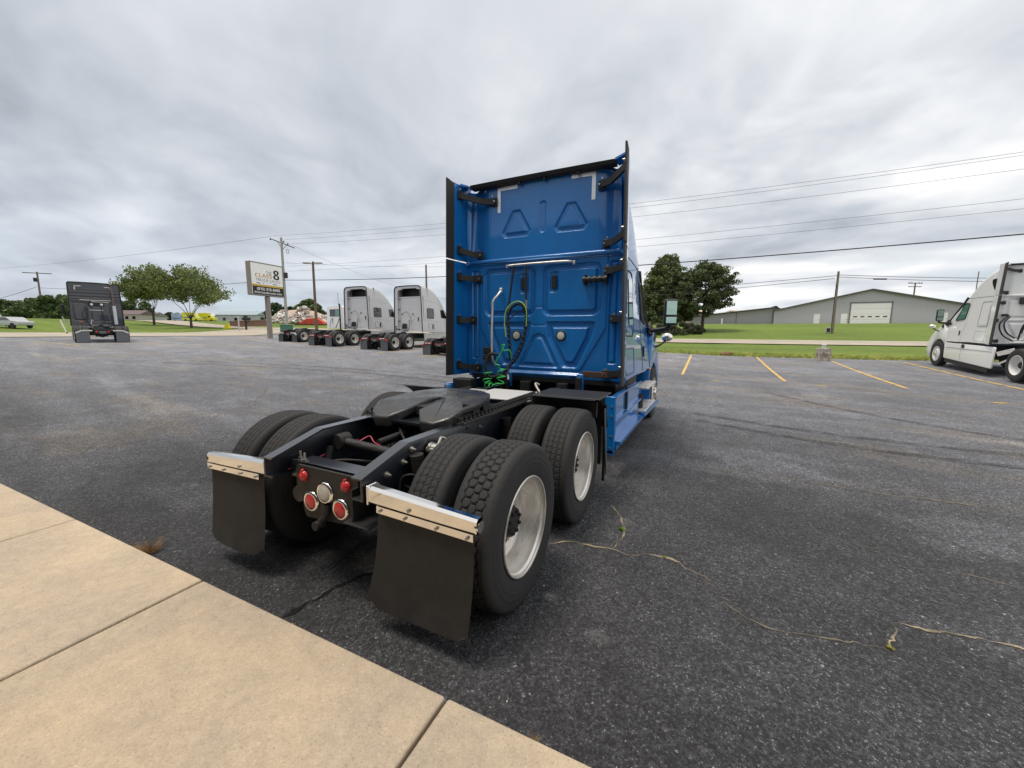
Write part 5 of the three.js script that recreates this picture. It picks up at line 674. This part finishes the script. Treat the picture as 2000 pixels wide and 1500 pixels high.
/* ---------- buildings ---------- */
{ // long grey steel building on the rise
  const x0 = 13.4, x1 = 41.8, zf = -96.6, xr = 28.6, yb = H(28, -95) - 0.15; const T = thing('steel_building', 'long grey steel building with a low gable and white garage door on the rise', 'building', [0, yb, 0]);
  const sid = M.siding, eH = 3.35, rH = 6.5; const y = x => mix(rH, eH, Math.abs(x - xr) / 13.2);
  const wall = [[x0, 0], [x1, 0], [x1, y(x1)], [xr, rH], [x0, y(x0)]]; obj('wall', frontExt(wall, zf - 40, zf), sid, T);
  const ribs = []; for (let x = x0 + 0.2; x < x1; x += 0.42) if (!(x > 25.6 && x < 31.9)) ribs.push(bx(0.05, y(x) - 0.05, 0.03, x, y(x) / 2, zf + 0.012)); const rb = obj('wall_rib', ribs, sid, T); rb.userData.kind = 'stuff';
  obj('roof', [bar([xr + 0.05, rH + 0.16, zf - 20], [x1 + 0.5, eH + 0.06, zf - 20], 41.2, 0.12), bar([xr - 0.05, rH + 0.16, zf - 20], [x0 - 0.0, y(x0) + 0.17, zf - 20], 41.2, 0.12)], M.roofGrey, T);
  obj('gable_trim', [bar([xr, rH + 0.05, zf + 0.4], [x1 + 0.5, eH - 0.06, zf + 0.4], 0.06, 0.28), bar([xr, rH + 0.05, zf + 0.4], [x0, y(x0) + 0.06, zf + 0.4], 0.06, 0.28)], M.roofGrey, T);
  const gd = sub('garage_door', T); for (let k = 0; k < 4; k++) obj('panel', rbx(5.9, 0.97, 0.06, 28.75, 0.52 + k * 1.0, zf + 0.02, 0.02), M.doorWhite, gd); for (let k = 0; k < 5; k++) obj('pane', rbx(0.62, 0.22, 0.03, 26.55 + k * 1.1, 1.55, zf + 0.06, 0.02), M.glass, gd); obj('frame', [bx(0.16, 4.3, 0.1, 25.7, 2.15, zf + 0.04), bx(0.16, 4.3, 0.1, 31.8, 2.15, zf + 0.04), bx(6.2, 0.16, 0.1, 28.75, 4.22, zf + 0.04)], M.roofGrey, gd);
  for (const [xx, n] of [[20.6, 0], [24.9, 0], [39.0, 0]]) { const d = obj('door', rbx(0.98, 2.12, 0.06, xx, 1.08, zf + 0.02, 0.01), M.doorWhite, T); obj('handle', bx(0.06, 0.12, 0.06, xx + 0.38, 1.05, zf + 0.06), M.cast, d); }
  obj('downspout', bx(0.12, 3.2, 0.12, x1 - 0.1, 1.6, zf + 0.07), M.roofGrey, T);
  // lower shed on its left, the roof running on down
  const S = thing('shed_building', 'low grey lean-to shed joining the left side of the steel building', 'building', [0, yb, 0]); obj('wall', frontExt([[-2.5, 0], [13.38, 0], [13.38, 3.45], [-2.5, 1.75]], zf - 40, zf - 0.5), std(lin(0.36, 0.36, 0.38), 0.6), S); obj('roof', bar([13.3, 3.62, zf - 20], [-3.0, 1.88, zf - 20], 41, 0.14), M.roofGrey, S); each('corner_post', [0.2, 6.6, 13.2].map(x => bx(0.12, 1.9 + (x + 2.5) * 0.105, 0.06, x, (1.9 + (x + 2.5) * 0.105) / 2, zf - 0.47)), M.roofGrey, S);
  const dp = at(1410, 617, 92); obj('white_pipe', cy(0.15, 0.15, 1.4, 3.9, 0.7, zf + 0.2, 10), M.doorWhite, S);
}
function houseAt(px, u, w, h, d, rh, wm, rm, label, name = 'house', turn = 0) { const p = at(px, 640, u), T = thing(name, label, 'building', [p.x, H(p.x, p.z) - 0.1, p.z], -ang + turn); if (px < 320) T.scale.setScalar(0.72); obj('wall', rbx(w, h, d, 0, h / 2, 0, 0.02), wm, T); obj('roof', frontExt([[-d / 2 - 0.4, h], [d / 2 + 0.4, h], [0, h + rh]], -w / 2 - 0.4, w / 2 + 0.4).rotateY(Math.PI / 2), rm, T); for (let k = 0; k < 3; k++) obj('window', rbx(1.1, 1.0, 0.08, (k - 1) * w * 0.28, h * 0.55, d / 2 + 0.01, 0.02), M.glass, T); return T; }
houseAt(268, 105, 9, 2.6, 7, 1.6, std(lin(0.45, 0.43, 0.38), 0.8), std(lin(0.16, 0.12, 0.12), 0.9), 'low house with a dull reddish roof left of the shade tree');
houseAt(296, 112, 7, 2.5, 7, 1.5, std(lin(0.5, 0.5, 0.5), 0.8), std(lin(0.25, 0.23, 0.22), 0.9), 'small pale house behind the left shade tree');
houseAt(80, 118, 6, 3.2, 6, 1.6, std(lin(0.62, 0.66, 0.72), 0.8), std(lin(0.3, 0.32, 0.36), 0.9), 'white bungalow among bushes right of the far left pole');
houseAt(1330, 118, 9, 4.2, 10, 0.8, M.tan, M.tan, 'tan building half hidden behind the conifers'); houseAt(1452, 150, 10, 6.2, 8, 0.6, std(lin(0.45, 0.45, 0.45), 0.8), M.tan, 'pale flat building peeping over the shed roof');
houseAt(478, 150, 15, 3.6, 9, 1.6, std(lin(0.5, 0.52, 0.53), 0.8), std(lin(0.30, 0.38, 0.42), 0.7), 'low building with a blue-grey roof left of the sign post'); houseAt(432, 160, 16, 3.4, 9, 1.2, std(lin(0.55, 0.55, 0.55), 0.8), std(lin(0.5, 0.5, 0.5), 0.8), 'long white building right of the big shade tree');

/* ---------- trees and shrubs ---------- */
function leafCloud(cl, size, r, tone, aspect = 1) { // cl: [x, y, z, radius, count]; small leaf faces filling each clump
  const P = [], N = [], C = []; const q = new THREE.Quaternion(), v = V(0, 0, 0), e = new THREE.Euler();
  for (const [X, Y, Z, R0, n, ky = 0.75] of cl) { const ct = 0.7 + 0.6 * r();
    for (let k = 0; k < n; k++) { let a, b, c; do { a = r() * 2 - 1; b = r() * 2 - 1; c = r() * 2 - 1; } while (a * a + b * b + c * c > 1); const sz = size * (0.6 + 0.8 * r()); e.set(r() * 6.3, r() * 6.3, r() * 6.3); q.setFromEuler(e);
      const t = ct * (0.65 + 0.7 * r()), yl = r(); const col = [tone[0] * t * (0.85 + 0.5 * yl), tone[1] * t * (0.9 + 0.2 * yl), tone[2] * t]; const cs = [[-1, -0.5 / aspect], [1, -0.5 / aspect], [1, 0.5 / aspect], [-1, 0.5 / aspect]].map(([x, y]) => v.set(x * sz * 0.5, y * sz, 0).applyQuaternion(q).toArray());
      for (const i of [0, 1, 2, 0, 2, 3]) { P.push(X + a * R0 + cs[i][0], Y + b * R0 * ky + cs[i][1], Z + c * R0 + cs[i][2]); C.push(...col); } } }
  const g = new THREE.BufferGeometry(); g.setAttribute('position', new THREE.Float32BufferAttribute(P, 3)); g.setAttribute('color', new THREE.Float32BufferAttribute(C, 3)); g.computeVertexNormals(); return g;
}
const leafMat = new THREE.MeshPhysicalMaterial({ color: lin(1, 1, 1), vertexColors: true, roughness: 0.75, side: THREE.DoubleSide, transmission: 0.25, thickness: 0 });
const needleMat = new THREE.MeshStandardMaterial({ color: lin(1, 1, 1), vertexColors: true, roughness: 0.85, side: THREE.DoubleSide });
function shadeTree(px, u, h, w, seed, label, { tone = [0.16, 0.22, 0.065], n = 60, leaf = 0.24, per = 110, low = 0.22, dens = 1, group, y0 } = {}) {
  const r = rng(seed), p = at(px, 640, u), T = thing('shade_tree', label, 'tree', [p.x, y0 ?? H(p.x, p.z) - 0.05, p.z], 0, group); const B = [], cl = [];
  const fork = h * low; B.push(rod([0, -0.2, 0], [0.05, fork, 0], h * 0.021, h * 0.015));
  const limb = (a, dir, len, rad, lvl) => { let p0 = a, d = dir.clone(); const seg = 3; for (let k = 0; k < seg; k++) { const d2 = d.clone().add(V((r() - 0.5) * 0.5, (r() - 0.35) * 0.3, (r() - 0.5) * 0.5)).normalize(), p1 = p0.clone().addScaledVector(d2, len / seg); const r0 = rad * (1 - 0.22 * k), r1 = rad * (1 - 0.22 * (k + 1)); B.push(rod(p0.toArray(), p1.toArray(), r0, r1, 6)); if (lvl < 2 && (k > 0 || lvl > 0)) { const m = lvl === 0 ? 2 : 2; for (let j = 0; j < m; j++) { const sd = d2.clone().add(V((r() - 0.5) * 2, (r() - 0.3) * 0.9, (r() - 0.5) * 2)).normalize(); limb(p1, sd, len * (0.45 + 0.25 * r()), r1 * 0.6, lvl + 1); } } if (lvl > 0) cl.push([p1.x, p1.y, p1.z, h * (0.065 + 0.06 * r()), Math.round(per * dens * (0.3 + 1.1 * r())), 0.68]); p0 = p1; d = d2; } };
  for (let k = 0; k < 7; k++) { const a = k / 7 * 6.283 + r(), el = 0.75 + 0.6 * r(); const dir = V(Math.cos(a) * Math.cos(el) * w / h * 1.15, Math.sin(el), Math.sin(a) * Math.cos(el) * w / h * 1.15).normalize(); limb(V(0.05, fork * (0.85 + 0.3 * r()), 0), dir, h * (0.52 + 0.2 * r()), h * 0.0085, 0); }
  let top = 0.1, rad = 0.1; for (const c of cl) { top = Math.max(top, c[1]); rad = Math.max(rad, Math.hypot(c[0], c[2])); } const sy = (h * 0.96 - fork) / (top - fork), sx = w * 0.5 / rad;
  for (const c of cl) { c[1] = fork + (c[1] - fork) * sy; c[0] *= sx; c[2] *= sx; } const bg = mergeGeometries(B.map(g => g.toNonIndexed())); { const q = bg.attributes.position; for (let i = 0; i < q.count; i++) { const y = q.getY(i); if (y > fork) { q.setXYZ(i, q.getX(i) * mix(1, sx, sst(fork, fork * 1.6, y)), fork + (y - fork) * sy, q.getZ(i) * mix(1, sx, sst(fork, fork * 1.6, y))); } } bg.computeVertexNormals(); }
  obj('trunk', bg, M.bark, T); obj('crown', leafCloud(cl, leaf, r, tone), leafMat, T).userData.kind = 'stuff'; return T;
}
shadeTree(302, 72, 10.2, 9.6, 11, 'airy shade tree just right of the dark grey truck, smaller of two', { dens: 0.30, leaf: 0.17 });
shadeTree(374, 68, 10.6, 12.2, 23, 'broad airy shade tree with visible forked limbs left of the sign', { dens: 0.30, leaf: 0.17, low: 0.15 });
function bush(px, py, u, w, h0, seed, label, tone = [0.045, 0.085, 0.022], n = 26, leaf = 0.4, name = 'bush', cat = 'bush', group) { const r = rng(seed), p = at(px, py, u), y0 = H(p.x, p.z), T = thing(name, label, cat, [p.x, y0, p.z], -ang, group), h = px < 700 ? h0 * 0.8 : h0, cl = []; for (let k = 0; k < n; k++) { const a = (r() - 0.5), b = r() * (1 - 1.6 * a * a); cl.push([a * w * 0.86, Math.max(h * 0.12, b * h * 0.84), (r() - 0.5) * w * 0.5, Math.min(w, h) * (0.12 + 0.12 * r()), Math.round(230 * (0.6 + r() * 0.8)), 0.8]); } obj('stem', [rod([0, -0.2, 0], [0.1, h * 0.5, 0], 0.12, 0.06), rod([0, 0.2, 0], [-w * 0.2, h * 0.5, 0.2], 0.07, 0.03), rod([0, 0.2, 0], [w * 0.2, h * 0.55, -0.2], 0.07, 0.03)], M.bark, T); obj('crown', leafCloud(cl, leaf, r, tone), leafMat, T).userData.kind = 'stuff'; return T; }
bush(32, 640, 96, 12.5, 7.4, 31, 'round dense green tree at the far left edge', [0.075, 0.132, 0.033], 44, 0.42, 'round_tree', 'tree'); bush(110, 640, 92, 9, 7.6, 37, 'dense green tree behind the dark grey truck, right of the far left pole', [0.075, 0.138, 0.033], 36, 0.42, 'round_tree', 'tree');
bush(262, 640, 110, 12, 7.8, 41, 'deep green tree filling in behind the smaller shade tree', [0.060, 0.112, 0.030], 30, 0.45, 'round_tree', 'tree'); bush(345, 640, 135, 14, 5.5, 43, 'low dark tree between the trunks of the shade trees', [0.045, 0.083, 0.027], 26, 0.5, 'round_tree', 'tree'); bush(402, 640, 150, 16, 5.2, 44, 'low dark tree behind the yellow vans', [0.045, 0.083, 0.027], 26, 0.5, 'round_tree', 'tree');
bush(500, 640, 150, 9, 6.4, 51, 'dark tree left of the sign post', [0.038, 0.075, 0.027], 20, 0.5, 'round_tree', 'tree'); bush(540, 640, 140, 7.5, 9.6, 53, 'dark green tree right of the sign post', [0.042, 0.083, 0.027], 22, 0.5, 'round_tree', 'tree'); bush(566, 640, 140, 6.5, 9.4, 54, 'dark tree behind the left end of the rubble heap', [0.042, 0.083, 0.027], 20, 0.5, 'round_tree', 'tree'); bush(603, 640, 130, 10.5, 9.8, 57, 'bright green tree behind the rubble heap', [0.090, 0.158, 0.038], 30, 0.45, 'round_tree', 'tree'); bush(626, 640, 128, 5, 7.6, 58, 'small grey-green tree right of the rubble heap', [0.090, 0.135, 0.053], 16, 0.42, 'round_tree', 'tree'); bush(460, 640, 170, 10, 4.6, 59, 'low distant dark tree over the blue-grey roof', [0.045, 0.075, 0.030], 16, 0.5, 'round_tree', 'tree');
bush(1515, 610, 170, 7, 12.5, 61, 'small treetop showing over the long grey roof', [0.045, 0.075, 0.033], 12, 0.5, 'round_tree', 'tree'); bush(1895, 610, 110, 5.5, 12.6, 63, 'thin treetop behind the nose of the white truck roof', [0.060, 0.075, 0.033], 10, 0.35, 'round_tree', 'tree'); bush(1786, 600, 140, 7, 11.2, 64, 'treetop at the foot of the double crossarm pole', [0.045, 0.068, 0.030], 10, 0.45, 'round_tree', 'tree');
function conifer(px, py, u, h, w, seed, label, kind) { const r = rng(seed), p = at(px, py, u), y0 = H(p.x, p.z) - 0.05, jy = () => (r() - 0.5) * h * 0.09, T = thing(kind ? 'pine_tree' : 'spruce_tree', label, 'tree', [p.x, y0, p.z]), B = [rod([0, -0.3, 0], [0.2, h * 0.93, 0], h * 0.028, 0.04, 9)], cl = []; const whorls = kind ? 13 : 20;
  for (let k = 0; k < whorls; k++) { const t = (k + r() * 0.6) / whorls, y = h * mix(kind ? 0.24 : 0.10, 0.97, t), prof = kind ? Math.pow(Math.sin(Math.min(1, (1 - t) * 1.15 + 0.12) * Math.PI * 0.56), 1.0) * (1 - 0.30 * Math.pow(1 - t, 3)) : Math.pow(1 - t, 0.5) * 0.98 + 0.06, m = kind ? 8 : 10; for (let j = 0; j < m; j++) { const a = j / m * 6.283 + k * 1.3 + r() * 0.6, L = w * 0.5 * prof * (0.7 + 0.45 * r()), up = kind ? 0.20 + 0.25 * r() : 0.06 + 0.12 * r(); const dy = jy(), e = [Math.cos(a) * L, y + dy + L * up, Math.sin(a) * L]; B.push(rod([0.1, y, 0], e, 0.05 + 0.02 * (1 - t), 0.015, 5)); const nn = kind ? 4 : 6; for (let q = 0; q < nn; q++) { const f = mix(0.35, 1.04, (q + r() * 0.5) / nn); cl.push([e[0] * f + (r() - 0.5) * 0.5, y + dy + L * up * f + 0.12 + (r() - 0.5) * 0.6, e[2] * f + (r() - 0.5) * 0.5, (kind ? 0.6 : 0.6) * (0.6 + 0.8 * r()), kind ? 62 : 84, 0.6]); } } }
  obj('trunk', B, M.bark, T); obj('crown', leafCloud(cl, 0.30, r, kind ? [0.095, 0.135, 0.058] : [0.120, 0.165, 0.062], 2.6), needleMat, T).userData.kind = 'stuff'; return T; }
conifer(1294, 640, 64, 11.4, 8.6, 71, 'tall full spruce just right of the blue cab mirror', 0);
conifer(1371, 640, 60, 9.8, 10.2, 73, 'spreading dark pine with open lower limbs left of the grey building', 1);
bush(1318, 640, 55, 7.5, 1.9, 81, 'low dark juniper under the spruce', [0.085, 0.11, 0.05], 44, 0.2); bush(1352, 640, 57, 3.4, 1.5, 82, 'low dark juniper at the foot of the pine', [0.085, 0.11, 0.05], 28, 0.2);
/* ---------- things along the roads ---------- */
{ const r = rng(90), p = at(588, 640, 100), T = thing('rubble_heap', 'big pale heap of scrap and rubble beyond the front road', 'rubble heap', [p.x, H(p.x, p.z), p.z], -ang); const pal = [[0.7, 0.66, 0.62], [0.45, 0.40, 0.36], [0.8, 0.8, 0.78], [0.25, 0.20, 0.18], [0.52, 0.40, 0.33], [0.42, 0.36, 0.34]].map(c => std(lin(...c), 0.9)), G = pal.map(() => []); for (let k = 0; k < 1500; k++) { const x = (r() * 2 - 1), t = r(), hh = 4.6 * Math.pow(1 - Math.abs(x), 0.55) * (0.8 + 0.2 * Math.sin(x * 9)); const g = new THREE.BoxGeometry(0.25 + r() * 0.8, 0.08 + r() * 0.4, 0.2 + r() * 0.6); g.rotateX((r() - 0.5) * 1.4).rotateZ((r() - 0.5) * 1.4).rotateY(r() * 3); const y = r() * hh; g.translate(x * 8.2, y, (1 - y / (hh + 0.1)) * 3.2 + (r() - 0.5) * 1.2); G[Math.floor(r() * 6)].push(g); } G.forEach((g, i) => obj('rubble', g, pal[i], T).userData.kind = 'stuff'); obj('rubble_core', new THREE.SphereGeometry(1, 16, 8).scale(7.4, 3.4, 2.2), pal[4], T); }
{ const p = at(611, 640, 92), T = thing('scrap_container', 'red tarpaulin heap in front of the rubble', 'container', [p.x, H(p.x, p.z), p.z], -ang); obj('body', frontExt(roundPoly([[-3.0, 0], [3.2, 0], [2.8, 0.7], [1.2, 1.7], [-1.0, 1.5], [-2.6, 0.6]], 0.3), -0.8, 0.8, 0.1), std(lin(0.55, 0.07, 0.04), 0.7), T); each('rib', [-1.5, 0, 1.5].map(x => bar([x, 0.1, 0.84], [x * 0.8, 1.2, 0.84], 0.08)), std(lin(0.45, 0.06, 0.03), 0.7), T); obj('base', bx(7.5, 0.3, 1.9, 0, 0.1, 0), M.rust, T); }
function van(px, u, col, label, box) { const p = at(px, 640, u), T = thing('delivery_van', label, 'van', [p.x, H(p.x, p.z), p.z], -ang + 0.1); const m = paint(col, 0.5); obj('body', frontExt(roundPoly(box ? [[-2.6, 0.4], [2.6, 0.4], [2.6, 1.3], [1.7, 1.45], [1.3, 2.2], [0.5, 2.25], [0.5, 3.0], [-2.6, 3.0]] : [[-2.4, 0.4], [2.4, 0.4], [2.4, 1.2], [1.5, 1.35], [1.0, 2.3], [-2.4, 2.3]], 0.15), -1, 1, 0.05), m, T); T.scale.setScalar(0.78); for (const x of [-1.6, 1.65]) for (const z of [-0.95, 0.95]) obj('wheel', cz(0.4, 0.25, x, 0.4, z, 18), M.rubber, T); obj('window', bx(0.7, 0.5, 0.02, 1.0, 1.8, 1.01), M.glass, T); obj('stripe', bx(2.6, 0.25, 0.02, -1.0, 1.3, 1.012), box ? std(lin(0.03, 0.1, 0.4), 0.5) : m, T); return T; }
van(378, 104, lin(0.72, 0.66, 0.02), 'yellow box van beside the trunk of the broad shade tree', true); van(408, 108, lin(0.72, 0.66, 0.02), 'yellow box van farther right, towards the long white building', true); van(356, 110, lin(0.35, 0.45, 0.6), 'pale blue van left of the yellow vans', true);
{ const p = at(25, 648, 50), T = thing('parked_car', 'silver sedan on the road at the far left edge', 'car', [p.x, H(p.x, p.z) + 0.03, p.z], -ang - 0.1); obj('body', frontExt(roundPoly([[-2.2, 0.35], [2.2, 0.35], [2.2, 0.85], [1.3, 0.95], [0.7, 1.4], [-0.9, 1.42], [-1.7, 0.98], [-2.2, 0.92]], 0.18), -0.85, 0.85, 0.06), paint(lin(0.45, 0.46, 0.48), 0.4), T); obj('window', [sideExt, 0].slice(1).length ? [frontExt([[-1.4, 0.98], [1.0, 0.98], [0.6, 1.34], [-0.85, 1.36]], 0.846, 0.86)] : [], M.glass, T); for (const x of [-1.35, 1.4]) for (const z of [-0.8, 0.8]) obj('wheel', cz(0.33, 0.2, x, 0.33, z, 18), M.rubber, T); }
{ const p = at(481, 640, 62), T = thing('mailbox', 'black roadside mailbox on a post left of the sign', 'mailbox', [p.x, H(p.x, p.z), p.z], -ang); obj('post', [bx(0.2, 1.9, 0.2, 0, 0.95, 0), bar([0, 1.0, 0], [0.45, 1.45, 0], 0.12)], M.black, T); obj('box', [rbx(1.3, 0.5, 0.5, 0.1, 1.75, 0, 0.2), rbx(0.5, 0.3, 0.4, 0.0, 2.1, 0, 0.1)], M.black, T); }
{ const p = at(467, 640, 60), T = thing('bollard', 'pale post standing left of the black mailbox', 'post', [p.x, H(p.x, p.z), p.z]); obj('post', rod([0, -0.1, 0], [0.0, 2.1, 0], 0.09), std(lin(0.5, 0.48, 0.45), 0.8), T); obj('cap', new THREE.SphereGeometry(0.1, 10, 6).translate(0, 2.1, 0), std(lin(0.5, 0.48, 0.45), 0.8), T); }
{ const p = at(444, 636, 68), T = thing('traffic_barrier', 'small yellow barrier by the road under the broad shade tree', 'barrier', [p.x, H(p.x, p.z), p.z], -ang); obj('body', frontExt(roundPoly([[-0.5, 0], [0.5, 0], [0.25, 0.7], [-0.25, 0.7]], 0.06), -0.2, 0.2), std(lin(0.75, 0.6, 0.02), 0.6), T); obj('base', bx(1.2, 0.1, 0.6, 0, 0.05, 0), std(lin(0.75, 0.6, 0.02), 0.6), T); }
{ const p = at(560, 640, 54), T = thing('transformer_box', 'green utility cabinet at the foot of the pole behind the sign', 'utility box', [p.x, H(p.x, p.z), p.z], -ang); obj('cabinet', rbx(1.3, 1.1, 1.0, 0, 0.58, 0, 0.05), std(lin(0.06, 0.17, 0.12), 0.6), T); obj('lid', rbx(1.36, 0.08, 1.06, 0, 1.15, 0, 0.03), std(lin(0.06, 0.17, 0.12), 0.6), T); obj('pad', bx(1.6, 0.12, 1.3, 0, 0.02, 0), M.blockConc, T); }
{ const a = at(452, 640, 78), b = at(523, 640, 70), T = thing('retaining_wall', 'low brown retaining wall between the barrier and the sign post', 'wall', [a.x, H(a.x, a.z), a.z]); const d = b.clone().sub(a); obj('wall', bar([0, 0.4, 0], [d.x, 0.5, d.z], 0.5, 1.0), std(lin(0.17, 0.10, 0.075), 0.95), T); obj('coping', bar([0, 0.94, 0], [d.x, 1.04, d.z], 0.6, 0.1), std(lin(0.3, 0.25, 0.2), 0.95), T); }
for (const [px, u, lab] of [[8, 52, 'slanted white guard post at the left edge by the silver car'], [124, 44, 'slanted white guard post touching the left side of the dark truck']]) { const p = at(px, 640, u), T = thing('guard_post', lab, 'post', [p.x, H(p.x, p.z), p.z], -ang, 'white guards of guy wires'); obj('post', rod([0.3, 0, 0], [-0.25, 1.5, 0], 0.06), M.tapeWhite, T); obj('anchor', cy(0.1, 0.06, 0.2, 0.3, 0.05, 0, 8), M.cast, T); }
{ const p = V(7.25, 0, -23.2), y = H(p.x, p.z), T = thing('concrete_base', 'weathered concrete light pole base with a short steel stub at the grass edge', 'concrete base', [p.x, y, p.z], 0.1); const g = rbx(0.52, 0.66, 0.52, 0, 0.30, 0, 0.03, 3); obj('block', g, M.blockConc, T); obj('stub', [cy(0.09, 0.09, 0.24, 0, 0.72, 0, 14), cy(0.12, 0.12, 0.03, 0, 0.65, 0, 14), cy(0.11, 0.07, 0.08, 0, 0.84, 0, 14)], std(lin(0.6, 0.6, 0.58), 0.5, 0.3), T); }
{ const p = at(1420, 690, 23.5), y = H(p.x, p.z), r = rng(7), T = thing('wood_chunk', 'reddish brown chunk of debris lying on the asphalt edge between yellow stripes', 'debris', [p.x, y, p.z], 0.4); for (const [x, s] of [[0.1, 0.2], [-0.25, 0.12]]) { const g = new THREE.IcosahedronGeometry(s, 2); const q = g.attributes.position; for (let i = 0; i < q.count; i++) { const k = 0.8 + 0.5 * vn(q.getX(i) * 9 + 5, q.getY(i) * 9 + q.getZ(i) * 7); q.setXYZ(i, q.getX(i) * k * 1.4, q.getY(i) * k * 0.7, q.getZ(i) * k); } g.computeVertexNormals(); obj('lump', g.translate(x, s * 0.5, 0), std(lin(0.20, 0.10, 0.06), 0.95), T); } }
function tuft(x, z, n, h, tone, seed, label, name) { const r = rng(seed), P = [], C = []; for (let k = 0; k < n; k++) { const a = r() * 6.283, d = Math.pow(r(), 0.7) * h * 0.8, bx0 = Math.cos(a) * d * 0.4, bz0 = Math.sin(a) * d * 0.4, tx = bx0 + Math.cos(a + r() - 0.5) * h * r() * 0.9, tz = bz0 + Math.sin(a + r() - 0.5) * h * r() * 0.9, ty = h * (0.25 + 0.75 * r()), w = 0.0035; P.push(bx0 - w, 0, bz0, bx0 + w, 0, bz0 + w, tx, ty, tz); const t = 0.6 + r() * 0.8; for (let i = 0; i < 3; i++) C.push(tone[0] * t, tone[1] * t, tone[2] * t); } const g = new THREE.BufferGeometry(); g.setAttribute('position', new THREE.Float32BufferAttribute(P, 3)); g.setAttribute('color', new THREE.Float32BufferAttribute(C, 3)); g.computeVertexNormals(); const m = obj(name, g, needleMat); m.position.set(x, H(x, z), z); tag(m, label, 'weed'); return m; }
tuft(-1.61, 0.80, 300, 0.12, [0.42, 0.27, 0.12], 1, 'dry brown weed sprouting at the edge of the concrete sidewalk', 'dry_weed'); tuft(1.50, -1.17, 110, 0.035, [0.22, 0.33, 0.05], 2, 'small green weed in the crack right of the front drive wheel', 'crack_weed'); tuft(1.87, -0.90, 40, 0.02, [0.25, 0.33, 0.05], 3, 'tiny green weed on the long crack right of the rear wheel', 'crack_weed'); tuft(3.03, -0.53, 50, 0.022, [0.35, 0.34, 0.08], 4, 'tiny weed at the bend of the crack near the right edge', 'crack_weed'); tuft(1.53, 0.80, 90, 0.05, [0.2, 0.13, 0.06], 5, 'dry sprig at the sidewalk edge by the front corner', 'dry_weed');
{ // longer grass along the broken edge of the asphalt
  const r = rng(12), g = new THREE.BufferGeometry(), P = []; for (let k = 0; k < 9; k++) { const a = r() * 6.28, l = 0.06 + 0.07 * r(); P.push(-0.006 + Math.cos(a) * 0.02, 0, Math.sin(a) * 0.02, 0.006 + Math.cos(a) * 0.02, 0, Math.sin(a) * 0.02, Math.cos(a) * l * 0.8, l, Math.sin(a) * l * 0.8); } g.setAttribute('position', new THREE.Float32BufferAttribute(P, 3)); g.computeVertexNormals();
  const N = 2600, im = new THREE.InstancedMesh(g, std(lin(0.26, 0.33, 0.07), 0.9, 0, { side: THREE.DoubleSide }), N), mm = new THREE.Matrix4(), q = new THREE.Quaternion(); for (let k = 0; k < N; k++) { const x = mix(-12, 24, r()), z = lotFront(x) + 0.1 - Math.pow(r(), 2) * 2.2; q.setFromAxisAngle(V(0, 1, 0), r() * 6.28); mm.compose(V(x, H(x, z) + 0.005, z), q, V(1, 1, 1).multiplyScalar(0.7 + r() * 0.9)); im.setMatrixAt(k, mm); } im.name = 'grass_edge'; im.userData = { label: 'longer grass along the broken asphalt edge', kind: 'stuff', category: 'grass' }; scene.add(im);
}
renderer.render(scene, camera);
